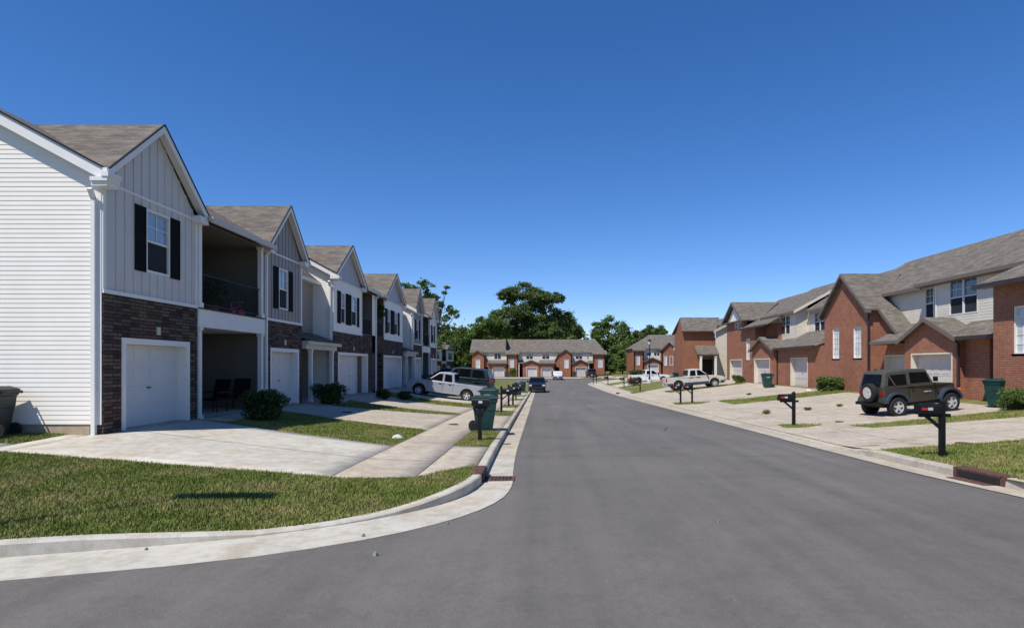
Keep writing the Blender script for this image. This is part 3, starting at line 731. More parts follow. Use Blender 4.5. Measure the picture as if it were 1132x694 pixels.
# unit 1: end unit
def floor_slab(h, u0, u1, fl=.02): h.p('floor_slab', 'concrete').box(u0, u1, .0, 7.2, -.6, fl)
def left_row():
    h = LH(13.57, 'end townhouse with a broad white lap-sided end wall, nearest on the left')
    block(h, 13.57, 17.28, (14.20,16.83), [(15.06,16.03,3.88,5.47)], [(14.62,15.04,3.86,5.47),(16.05,16.45,3.86,5.47)], 'front_shade_siding', 'front_shade_siding')
    h.wall('end_wall', 'white_siding', [(0,.21),(7,.21),(7,5.7),(3.4,7.72),(-.0,5.72)], 13.57, style='lap', face='x', sgn=-1)
    h.p('foundation', 'foundation').box(13.585, 13.8, .02, 7, -.7, .205); floor_slab(h, 13.65, 21.45)
    h.one('corner_board', 'trim', 13.545, 13.565, .0, .16, .2, 5.7)
    balcony(h, 17.28, 21.45)
    h.p('back_wall', 'white_siding').box(13.6, 21.45, 6.9, 7.0, -.3, 5.8)
    lroof(h, 13.36, 21.45, gaps=[(13.57,17.28)])
    h.fascia([(13.35,-.30,LE),(13.35,3.4,7.85),(13.35,7.4,5.7)], h=.27)
    h.p('roof_edge', 'black').beam((13.33,-.3,LE+.03), (13.33,3.4,7.88), .06, .04)
    h.p('soffit', 'trim').slab([(13.37,-.26,LE-.09),(13.57,-.26,LE-.09),(13.57,3.4,7.76),(13.37,3.4,7.76)], .02)
    # boxed return and gutter end at the near corner
    m = h.mb(); m.box(13.22, 13.62, -.36, .02, 5.60, 5.69); m.box(13.26, 13.62, -.33, .02, 5.50, 5.60); m.box(13.20, 13.64, -.40, -.24, 5.69, 5.80)
    m.build('eave_return', M['trim'], h.r)
    m = h.mb(); m.box(13.28, 13.36, -.32, -.22, 5.78, 5.9); m.build('gutter_end', M['trim'], h.r)
    h.gutter((17.4,-.36,LE), (21.45,-.36,LE), 'beige_trim'); h.downspout(13.55, .14, -.3, 5.55, face='x')
    m = h.mb(); m.lathe([(.09,0),(.09,.05),(.05,.1)], (17.75,.6,5.6)); m.build('porch_light', M['black'], h.r)
    h.done()
    h = LH(21.45, 'taupe board-and-batten townhouse with one shuttered window, second on the left')
    block(h, 21.66, 24.84, (21.97,24.45), [(22.68,23.52,3.68,5.22)], [(22.24,22.64,3.66,5.22),(23.55,23.93,3.66,5.22)], 'taupe_siding', 'taupe_siding')
    h.p('siding_wall', 'taupe_siding').box(21.45, 21.66, 0, .02, -.2, 5.7); floor_slab(h, 21.45, 28.62)
    porch_recess(h, 24.84, 28.62); lroof(h, 21.45, 25.05, gaps=[(21.66,24.84)]); lroof(h, 25.05, 28.62, True)
    h.gutter((21.45,-.36,LE), (21.62,-.36,LE), 'beige_trim'); h.downspout(21.58, .0, -.2, 5.8)
    h.p('back_wall', 'taupe_siding').box(21.45, 28.62, 6.9, 7.0, -.3, 5.6)
    h.p('side_wall', 'taupe_siding').box(24.82, 24.84, .02, .95, -.1, 5.8)
    h.fascia([(25.09,-.3,LE),(25.09,3.4,7.85)], h=.2); h.done()
    h = LH(28.62, 'white-sided townhouse with twin shuttered windows and wide garage door, third on the left')
    block(h, 28.62, 34.7, (29.28,34.2), [(29.72,30.42,3.62,5.17),(31.36,32.30,3.62,5.17)], [(29.2,29.68,3.6,5.18),(30.46,31.32,3.6,5.18),(32.33,32.68,3.6,5.18)], 'white_siding', 'grey_siding', 'lap', 'lap', (28.62,33.2))
    h.wall('side_wall', 'white_siding', [(0,-.1),(.97,-.1),(.97,5.4),(3.3,7.55),(3.3,7.78),(0,5.95)], 28.6, style='lap', face='x', sgn=-1)
    balcony(h, 33.2, 35.3, 1.4, beam=False, cols=False); h.p('stone_wall', 'stone').box(33.2, 36.07, .0, .25, 2.3, 3.3); h.p('stone_wall', 'stone').box(35.3, 36.07, .0, 1.6, -.2, 3.3)
    h.p('pier', 'white_siding').box(35.3, 36.07, .0, 1.5, 3.3, 5.7); floor_slab(h, 28.62, 36.07)
    lroof(h, 28.35, 36.07, gaps=[(28.62,33.2)]); h.fascia([(28.34,-.3,LE),(28.34,3.4,7.85)], h=.24); h.p('roof_edge', 'black').beam((28.32,-.3,LE+.03), (28.32,3.4,7.88), .06, .04)
    m = h.mb(); m.box(28.3, 28.66, -.4, .02, 5.62, 5.78); m.build('eave_return', M['trim'], h.r)
    h.downspout(28.6, .12, -.2, 5.6, face='x'); h.gutter((33.3,-.36,LE), (36.0,-.36,LE), 'beige_trim'); h.downspout(35.95, 0, -.2, 5.8)
    h.p('back_wall', 'white_siding').box(28.62, 36.07, 6.9, 7.0, -.3, 5.8); h.done()
    h = LH(36.07, 'townhouse with twin shuttered windows right of the long white downspout, fourth on the left')
    block(h, 37.4, 42.95, (37.75,42.6), [(38.75,39.5,3.62,5.17),(40.6,41.5,3.62,5.17)], [(38.2,38.7,3.6,5.18),(39.55,40.55,3.6,5.18),(41.55,42.0,3.6,5.18)], 'white_siding', 'grey_siding', 'lap', 'lap', (37.9,42.95))
    balcony(h, 36.3, 37.9, 1.4, beam=False, cols=False); h.p('stone_wall', 'stone').box(36.07, 37.9, .0, .25, 2.3, 3.3); h.p('pier', 'white_siding').box(36.07, 36.3, .0, 1.5, 3.3, 5.7); floor_slab(h, 36.07, 43.0)
    lroof(h, 36.07, 43.2, gaps=[(37.9,42.95)]); h.gutter((36.1,-.36,LE), (37.8,-.36,LE), 'beige_trim'); h.p('back_wall', 'white_siding').box(36.07, 43.0, 6.9, 7.0, -.3, 5.8)
    h.p('side_wall', 'white_siding').box(42.93, 42.95, .02, .95, -.1, 5.8); h.done()
    h = LH(43.0, 'narrow taupe townhouse behind the silver pickup, fifth on the left')
    porch_recess(h, 43.0, 46.69); block(h, 46.69, 49.88, (47.1,49.5), [(47.7,48.6,3.6,5.17)], [(47.25,47.66,3.6,5.18),(48.64,49.05,3.6,5.18)], 'taupe_siding', 'taupe_siding'); floor_slab(h, 43.0, 49.88)
    h.wall('side_wall', 'white_siding', [(0,-.1),(.97,-.1),(.97,5.4),(3.3,7.55),(3.3,7.78),(0,5.95)], 46.67, style='lap', face='x', sgn=-1)
    lroof(h, 43.2, 46.42, True); lroof(h, 46.42, 50.1, gaps=[(46.69,49.88)]); h.fascia([(46.41,-.3,LE),(46.41,3.4,7.85)], h=.24); h.downspout(46.67, .12, -.2, 5.6, face='x')
    h.p('back_wall', 'taupe_siding').box(43.0, 49.88, 6.9, 7.0, -.3, 5.8); h.done()
    h = LH(49.88, 'last townhouse of the left row with white balcony beam, farthest along it')
    balcony(h, 49.88, 53.52); block(h, 53.52, 56.75, (53.9,56.4), [(54.6,55.6,3.6,5.17)], [(54.15,54.56,3.6,5.18),(55.64,56.05,3.6,5.18)], 'white_siding', 'white_siding'); floor_slab(h, 49.88, 56.75)
    lroof(h, 50.1, 57.0, gaps=[(53.52,56.75)]); h.gutter((50,-.36,LE), (53.4,-.36,LE), 'beige_trim'); h.downspout(56.7, 0, -.2, 5.8); h.p('back_wall', 'white_siding').box(49.88, 56.75, 6.9, 7.0, -.3, 5.8)
    h.p('side_wall', 'white_siding').box(56.73, 56.77, .02, 6.9, -.3, 5.8); h.done()
    # farther siding townhouse seen past the row
    h = LH(123, 'distant pale townhouse with dark balcony, seen past the end of the left row', X=-21.6, fl=-.3)
    block(h, 123, 130.6, (124,128.6), [(125.5,126.9,3.6,5.2)], [(124.9,125.4,3.6,5.2),(127,127.5,3.6,5.2)], 'white_siding', 'grey_siding', 'lap', 'lap'); balcony(h, 130.6, 137.3)
    h.wall('end_wall', 'white_siding', [(0,-.1),(7,-.1),(7,5.7),(3.4,7.7),(0,5.7)], 123, style='lap', face='x', sgn=-1, pitch=.3); lroof(h, 122.8, 137.3); h.p('back_wall', 'white_siding').box(123, 137.3, 6.9, 7, -.3, 5.8); h.done()
    h = LH(137.3, 'distant pale gabled townhouse with dark shuttered window beside the green trees', X=-21.6, fl=-.3)
    block(h, 137.3, 148.6, (138.6,142.6), [(141.3,144.8,3.6,5.2)], [(140.5,141.2,3.6,5.2),(144.9,145.6,3.6,5.2)], 'white_siding', 'grey_siding', 'lap', 'lap')
    lroof(h, 137.3, 148.8); h.p('back_wall', 'white_siding').box(137.3, 148.6, 6.9, 7, -.3, 5.8); h.done()
left_row()

# ---- brick houses
GR = 'brick townhouses of the right-hand row'
def low_gable(h, u0, u1, zp, ze, yb, y=0, gd=None, dt=2.12, mat='brick', zf=-.4, door='door_beige', ov=.28, rec=.32):
    c = (u0+u1)/2; hs = [(gd[0], gd[1], zf-.01, dt)] if gd else []
    h.wall('brick_wall', mat, [(u0,zf),(u1,zf),(u1,ze),(u0,ze)], y, hs, th=.4)
    h.wall('brick_wall', mat, [(u0,ze),(u1,ze),(c,zp-.12)], y, th=.25)
    h.roof([(c,y-ov,zp),(u0-ov,y-ov,ze-.02),(u0-ov,yb,ze-.02),(c,yb,zp)], .08); h.roof([(c,y-ov,zp),(c,yb,zp),(u1+ov,yb,ze-.02),(u1+ov,y-ov,ze-.02)], .08)
    h.fascia([(u0-ov,y-ov-.016,ze-.03),(c,y-ov-.016,zp-.01)], 'brown_trim', h=.2); h.fascia([(c,y-ov-.017,zp-.01),(u1+ov,y-ov-.017,ze-.03)], 'brown_trim', h=.2)
    if gd:
        h.garage(gd[0], gd[1], dt, y, door, 'cream_siding' if mat == 'brick' else 'beige_trim', rec, fw=.07, case=False)
def side(h, P, x, mat, name='brick_wall', sgn=1, style='solid', **k): h.wall(name, mat, [(a+(.004 if i else .004), b) for i, (a, b) in enumerate(P)], x+sgn*.006, face='x', sgn=sgn, style=style, **k)
def RH(y0, label): return House('brick_townhouse', (18.9, y0, .37), rad(-90), (-y0, 0, 0), label, 'house', GR)
def main_roof(h, u0, u1, ye, ze, yr=5.6, zr_=8.45, yb=11):
    h.roof([(u0,ye,ze),(u1,ye,ze),(u1,yr,zr_),(u0,yr,zr_)], .1); h.roof([(u0,yr,zr_),(u1,yr,zr_),(u1,yb,5.7),(u0,yb,5.7)], .1)
def right_row():
    # R1: porch block, small gable garage (nearest)
    h = RH(31.3, 'nearest right brick townhouse, with small garage gable and projecting brick wing')
    low_gable(h, -31.26, -27.32, 3.88, 2.83, 1.2, gd=(-30.71,-27.62), dt=2.14)
    side(h, [(0,-.4),(.9,-.4),(.9,2.8),(0,2.8)], -31.25, 'brick', sgn=-1, th=.2)
    h.wall('brick_wall', 'brick', [(-27.35,-.4),(-25.8,-.4),(-25.8,2.85),(-27.35,2.85)], .35); side(h, [(.4,-.4),(2.4,-.4),(2.4,2.85),(.4,2.85)], -25.8, 'brick', sgn=1)
    h.wall('entry_wall', 'brick', [(-25.9,-.4),(-23.5,-.4),(-23.5,2.9),(-25.9,2.9)], 2.4)
    d = h.mb(); d.box(-25.2, -24.3, 2.32, 2.38, 0, 2.05); d.build('front_door', M['door_dark'], h.r)
    h.p('porch_ceiling', 'beige_trim').box(-27.3, -23.5, .0, 2.4, 2.70, 2.74)
    # low roof between the small gable and the wing
    h.roof([(-27.25,-.22,2.84),(-23.4,-.22,2.84),(-23.4,1.25,3.62),(-27.9,1.25,3.62),(-28.3,.5,3.22)], .08)
    h.gutter((-27.0,-.28,2.86), (-23.55,-.28,2.86), 'gutter_brown'); h.downspout(-27.2, .0, -.1, 2.8, 'gutter_brown')
    # upper siding
    h.wall('siding_wall', 'cream_siding', [(-30.62,3.2),(-23.2,3.2),(-23.2,5.8),(-30.62,5.8)], 1.2, [(-29.6,-27.66,3.98,5.66)], style='lap', pitch=.13)
    h.window(-29.6, -27.66, 3.98, 5.66, 1.2, 'double', cols=2, rows=2)
    side(h, [(1.2,3.2),(1.62,3.2),(1.62,5.8),(1.2,5.8)], -30.62, 'cream_siding', 'siding_wall', -1, 'lap')
    h.one('corner_board', 'trim', -30.64, -30.52, 1.165, 1.185, 3.3, 5.75)
    h.roof([(-31.75,.8,5.8),(-23.9,.8,5.8),(-23.9,5.6,8.45),(-31.75,5.6,8.45)], .1)
    h.roof([(-24.0,-1.62,4.72),(-18.6,-1.62,4.72),(-18.6,.8,5.82),(-24.0,.8,5.82)], .1); h.roof([(-23.9,.8,5.82),(-18.6,.8,5.82),(-18.6,5.6,8.45),(-23.9,5.6,8.45)], .1)
    h.roof([(-31.75,5.6,8.45),(-18.6,5.6,8.45),(-18.6,11,5.7),(-31.75,11,5.7)], .1)
    h.fascia([(-31.75,.76,5.78),(-23.95,.76,5.78)], 'brown_trim', h=.16); h.fascia([(-24.02,-1.6,4.70),(-24.02,.8,5.8)], 'brown_trim', h=.18); h.gutter((-24.0,-1.68,4.74), (-18.6,-1.68,4.74), 'gutter_brown')
    # projecting wing
    h.wall('brick_wall', 'brick', [(-23.54,-.5),(-18.7,-.5),(-18.7,4.72),(-23.54,4.72)], -1.2, [(-22.55,-21.55,1.97,3.74)], th=.3)
    h.window(-22.55, -21.55, 1.97, 3.74, -1.14, 'tall', cols=3, rows=5, sill='brick')
    side(h, [(-1.2,-.5),(2.4,-.5),(2.4,5.2),(.8,5.7),(-1.2,4.72)], -23.53, 'brick', sgn=-1, th=.25); side(h, [(-1.2,-.5),(10.5,-.5),(10.5,5.8),(5.6,8.3),(-1.2,4.9)], -18.72, 'brick', sgn=1, th=.25)
    h.p('soffit', 'brown_trim').box(-24.0, -18.6, -1.6, -1.2, 4.56, 4.6); h.p('soffit', 'brown_trim').box(-31.7, -23.9, .82, 1.2, 5.6, 5.64)
    h.p('back_wall', 'brick').box(-31.3, -18.72, 10.5, 10.7, -.4, 5.8); h.done()
    # R2: big gable with catslide
    h = RH(40.3, 'brick townhouse on the right with steep front gable and two tall white windows')
    c = -37.43
    h.wall('brick_wall', 'brick', [(-40.09,-.4),(-34.77,-.4),(-34.77,4.85),(-40.09,4.85)], 0, [(-39.03,-38.12,1.97,3.95),(-36.43,-35.5,1.97,3.85)], th=.3)
    h.wall('brick_wall', 'brick', [(-40.09,4.85),(-34.77,4.85),(c,7.05)], 0, th=.2)
    h.window(-39.03, -38.12, 1.97, 3.95, .06, 'tall', cols=3, rows=6, sill='brick'); h.window(-36.43, -35.5, 1.97, 3.85, .06, 'tall', cols=3, rows=6, sill='brick')
    h.roof([(c,-.28,7.25),(-40.4,-.28,4.82),(-40.4,1.2,4.82),(-39.25,1.25,5.76),(c,3.5,7.25)], .1)
    h.roof([(c,-.28,7.25),(c,3.5,7.25),(-35.66,1.5,5.78),(-34.45,1.5,4.80),(-34.45,-.28,4.80)], .1)
    h.roof([(-34.46,.45,4.80),(-34.46,1.62,4.80),(-32.7,1.62,3.36),(-32.7,.45,3.36)], .1)
    for a, b in (((-40.42,-.3,4.8),(c,-.3,7.23)), ((c,-.301,7.23),(-34.43,-.301,4.78)), ((-34.46,.43,4.79),(-32.68,.43,3.34))): h.fascia([a, b], 'brown_trim', h=.2)
    for x in (-40.42, -34.62): h.one('eave_return', 'brown_trim', x, x+.2, -.3, .0, 4.55, 4.72)
    h.downspout(-34.65, .0, -.1, 4.75, 'gutter_brown')
    side(h, [(0,-.4),(.7,-.4),(.7,4.8),(0,4.8)], -34.77, 'brick', sgn=1, th=.2)
    h.wall('brick_wall', 'brick', [(-34.8,-.4),(-31.26,-.4),(-31.26,2.9),(-32.7,3.25),(-34.8,4.8)], .7, [(-34.3,-31.6,-.41,2.12)], th=.3)
    h.garage(-34.3, -31.6, 2.12, .7, 'door_beige', 'cream_siding', .3, fw=.07, case=False)
    h.roof([(-34.05,-.28,2.86),(-31.3,-.28,2.86),(-31.3,1.65,3.86),(-33.3,1.65,3.86)], .08); h.fascia([(-34.05,-.3,2.85),(-31.5,-.3,2.85)], 'brown_trim', h=.14)
    h.p('soffit', 'brown_trim').box(-34.0, -31.3, -.26, .7, 2.68, 2.71)
    h.wall('siding_wall', 'cream_siding', [(-35.8,3.2),(-30.62,3.2),(-30.62,5.75),(-35.8,5.75)], 1.6, [(-32.1,-30.66,3.98,5.62)], style='lap', pitch=.13)
    h.window(-32.1, -30.66, 3.98, 5.62, 1.6, 'double')
    h.roof([(-36.5,1.22,5.74),(-31.75,1.22,5.74),(-31.75,5.6,8.45),(-36.5,5.6,8.45)], .1); h.roof([(-40.3,1.3,5.8),(-36.5,1.3,5.8),(-36.5,5.6,8.45),(-40.3,5.6,8.45)], .1)
    h.roof([(-40.3,5.6,8.45),(-31.75,5.6,8.45),(-31.75,11,5.7),(-40.3,11,5.7)], .1); h.fascia([(-36.3,1.2,5.72),(-31.75,1.2,5.72)], 'brown_trim', h=.16)
    side(h, [(0,-.4),(10.5,-.4),(10.5,5.8),(1.2,5.8),(0,4.8)], -40.09, 'brick', sgn=-1, th=.2); h.p('back_wall', 'brick').box(-40.3, -31.3, 10.5, 10.7, -.4, 5.8); h.done()
    # R3
    h = RH(53.1, 'brick townhouse with cream upper siding and two garages, behind the far right mailboxes')
    h.wall('brick_wall', 'brick', [(-48.4,-.4),(-40.1,-.4),(-40.1,2.9),(-48.4,2.9)], .0, [(-45.54,-42.61,-.41,2.12)], th=.4); h.garage(-45.54, -42.61, 2.12, .0, 'door_beige', 'cream_siding', .3, fw=.07, case=False)
    low_gable(h, -53.1, -48.2, 3.95, 2.86, 1.2, y=-.25, gd=(-52.59,-49.0), dt=2.12)
    side(h, [(-.25,-.4),(.1,-.4),(.1,2.9),(-.25,2.9)], -48.2, 'brick', sgn=1, th=.2)
    h.roof([(-48.6,-.3,2.93),(-40.9,-.3,2.93),(-40.1,.3,3.2),(-40.1,2.15,4.2),(-47.3,2.15,4.2),(-47.3,1.25,3.75),(-49.3,1.25,3.75)], .08); h.gutter((-48.1,-.35,2.95), (-41.0,-.35,2.95), 'gutter_brown'); h.downspout(-48.0, .0, -.1, 2.9, 'gutter_brown')
    h.wall('siding_wall', 'cream_siding', [(-53.1,3.2),(-47.4,3.2),(-47.4,5.8),(-53.1,5.8)], 1.2, [(-50.4,-48.5,4.08,5.6)], style='lap', pitch=.13); h.window(-50.4, -48.5, 4.08, 5.6, 1.2, 'double'); h.window(-52.3, -51.7, 4.5, 5.5, 1.17, 'hung', cols=1, rows=1)
    side(h, [(1.2,3.2),(2.1,3.2),(2.1,6.2),(1.2,5.8)], -47.4, 'cream_siding', 'siding_wall', 1, 'lap')
    h.wall('siding_wall', 'cream_siding', [(-47.4,3.2),(-40.2,3.2),(-40.2,5.8),(-47.4,5.8)], 2.1, [(-46.2,-44.3,4.08,5.6)], style='lap', pitch=.13); h.window(-46.2, -44.3, 4.08, 5.6, 2.1, 'double')
    main_roof(h, -54.2, -47.0, .85, 5.83); h.fascia([(-54.2,.82,5.81),(-47.0,.82,5.81)], 'brown_trim', h=.16); h.fascia([(-46.98,.85,5.83),(-46.98,5.6,8.45)], 'cream_siding', h=.22)
    main_roof(h, -47.0, -40.3, 1.75, 5.82, zr_=8.2); h.fascia([(-47.0,1.72,5.8),(-40.3,1.72,5.8)], 'brown_trim', h=.16)
    h.p('back_wall', 'brick').box(-53.1, -40.3, 10.5, 10.7, -.4, 5.8); h.done()
    # R4
    h = RH(61.13, 'right-hand brick townhouse with a white triangle in its gable')
    h.wall('brick_wall', 'brick', [(-61.13,-.4),(-53.1,-.4),(-53.1,5.0),(-61.13,5.0)], 0, [(-60.14,-56.5,-.41,2.12),(-58.73,-56.87,4.0,5.01),(-55.4,-54.4,2.05,4.0)], th=.35)
    h.wall('brick_wall', 'brick', [(-61.13,5.0),(-56.0,5.0),(-56.0,5.72),(-61.13,5.72)], 0, [(-58.73,-56.87,4.99,5.68)], th=.3)
    h.garage(-60.14, -56.5, 2.12, 0, 'door_beige', 'cream_siding', .3, fw=.07, case=False); h.window(-58.73, -56.87, 4.0, 5.68, .05, 'double', sill='brick'); h.window(-55.4, -54.4, 2.05, 4.0, .05, 'tall', cols=2, rows=5, sill='brick')
    h.wall('brick_wall', 'brick', [(-53.1,3.2),(-50.2,3.2),(-50.2,5.0),(-53.1,5.0)], .9, th=.3); side(h, [(0,3),(1,3),(1,5),(0,5)], -53.1, 'brick', sgn=1, th=.2)
    side(h, [(.9,3),(1.3,3),(1.3,5),(.9,5)], -50.2, 'brick', sgn=1, th=.1)
    c = -58.7
    h.wall('gable_siding', 'white_siding', [(-61.0,5.80),(-56.4,5.80),(c,7.35)], 0, style='flat')
    h.roof([(c,-.35,7.72),(-61.9,-.35,5.78),(-61.9,1.2,5.78),(c,4.3,7.72)], .1); h.roof([(c,-.35,7.72),(c,4.3,7.72),(-55.5,1.2,5.78),(-55.5,-.35,5.78)], .1)
    h.fascia([(-61.92,-.37,5.76),(c,-.37,7.7)], 'brown_trim', h=.22); h.fascia([(c,-.371,7.7),(-55.48,-.371,5.76)], 'brown_trim', h=.22); h.p('cornice', 'brown_trim').box(-61.8, -55.6, -.33, -.01, 5.70, 5.8)
    h.roof([(-56.6,-.3,4.98),(-49.6,-.3,4.98),(-49.6,1.1,5.75),(-56.6,1.1,5.75)], .1); h.gutter((-56.3,-.36,5.0), (-49.7,-.36,5.0), 'gutter_brown')
    main_roof(h, -61.7, -54.2, 1.1, 5.75, zr_=8.3); h.p('end_roof', 'roof').slab([(-54.2,1.1,5.77),(-49.6,1.1,5.77),(-53,3,6.8),(-54.2,3,6.8)], .08)
    side(h, [(0,-.4),(10.5,-.4),(10.5,5.8),(5.6,8.3),(0,5.7)], -61.12, 'brick', sgn=-1, th=.25); h.p('back_wall', 'brick').box(-61.13, -53.1, 10.5, 10.7, -.4, 5.8); h.done()
    # R5: cream end wall and brick wing turned to the camera
    h = House('brick_townhouse', (15.21, 64, .45), 0, (15.21, 64, .45), 'orange brick house with small porch and cream end wall behind the tan pickup', 'house')
    h.wall('siding_wall', 'cream_siding', [(18.57,.1),(27,.1),(27,6.5),(22.5,7.6),(18.57,5.65)], 64, style='lap', pitch=.15)
    h.roof([(18.3,63.75,5.6),(18.3,76,5.6),(22.5,76,7.75),(22.5,63.75,7.75)], .1); h.fascia([(18.3,63.73,5.6),(22.5,63.73,7.75)], 'beige_trim', h=.25)
    h.wall('brick_wall', 'brick_far', [(15.21,-.3),(18.56,-.3),(18.56,5.5),(15.21,5.5)], 64.2, [(17.1,18.4,-.31,2.6)], th=.3); h.wall('brick_wall', 'brick_far', [(64.205,-.3),(68.5,-.3),(68.5,5.5),(64.205,5.5)], 15.204, face='x', sgn=-1, th=.25)
    h.roof([(14.95,63.85,5.58),(18.6,63.85,5.58),(19.6,66.2,7.2),(15.3,66.2,7.2)], .1); h.roof([(15.3,66.2,7.2),(19.6,66.2,7.2),(19.6,68.8,5.5),(14.95,68.8,5.5)], .1); h.p('wing_gable','brick_far').prism([(15.3,64.3,5.4),(15.3,68.4,5.4),(15.3,66.2,7.05)],(.1,0,0))
    h.p('fascia', 'gutter_brown').box(14.93, 18.57, 63.8, 63.86, 5.40, 5.56)
    h.roof([(16.35,62.9,3.1),(18.65,62.9,3.1),(18.65,64.2,4.05),(16.35,64.2,4.05)], .08); h.p('porch_beam', 'gutter_brown').box(16.4, 18.6, 62.9, 63.05, 2.88, 3.02)
    h.column(16.75, 63.05, .0, 2.9, .22); h.column(18.3, 63.05, .0, 2.9, .22); d = h.mb(); d.box(17.1, 18.4, 64.6, 64.7, 0, 2.6); d.build('front_door', M['dark'], h.r)
    h.done()
right_row()

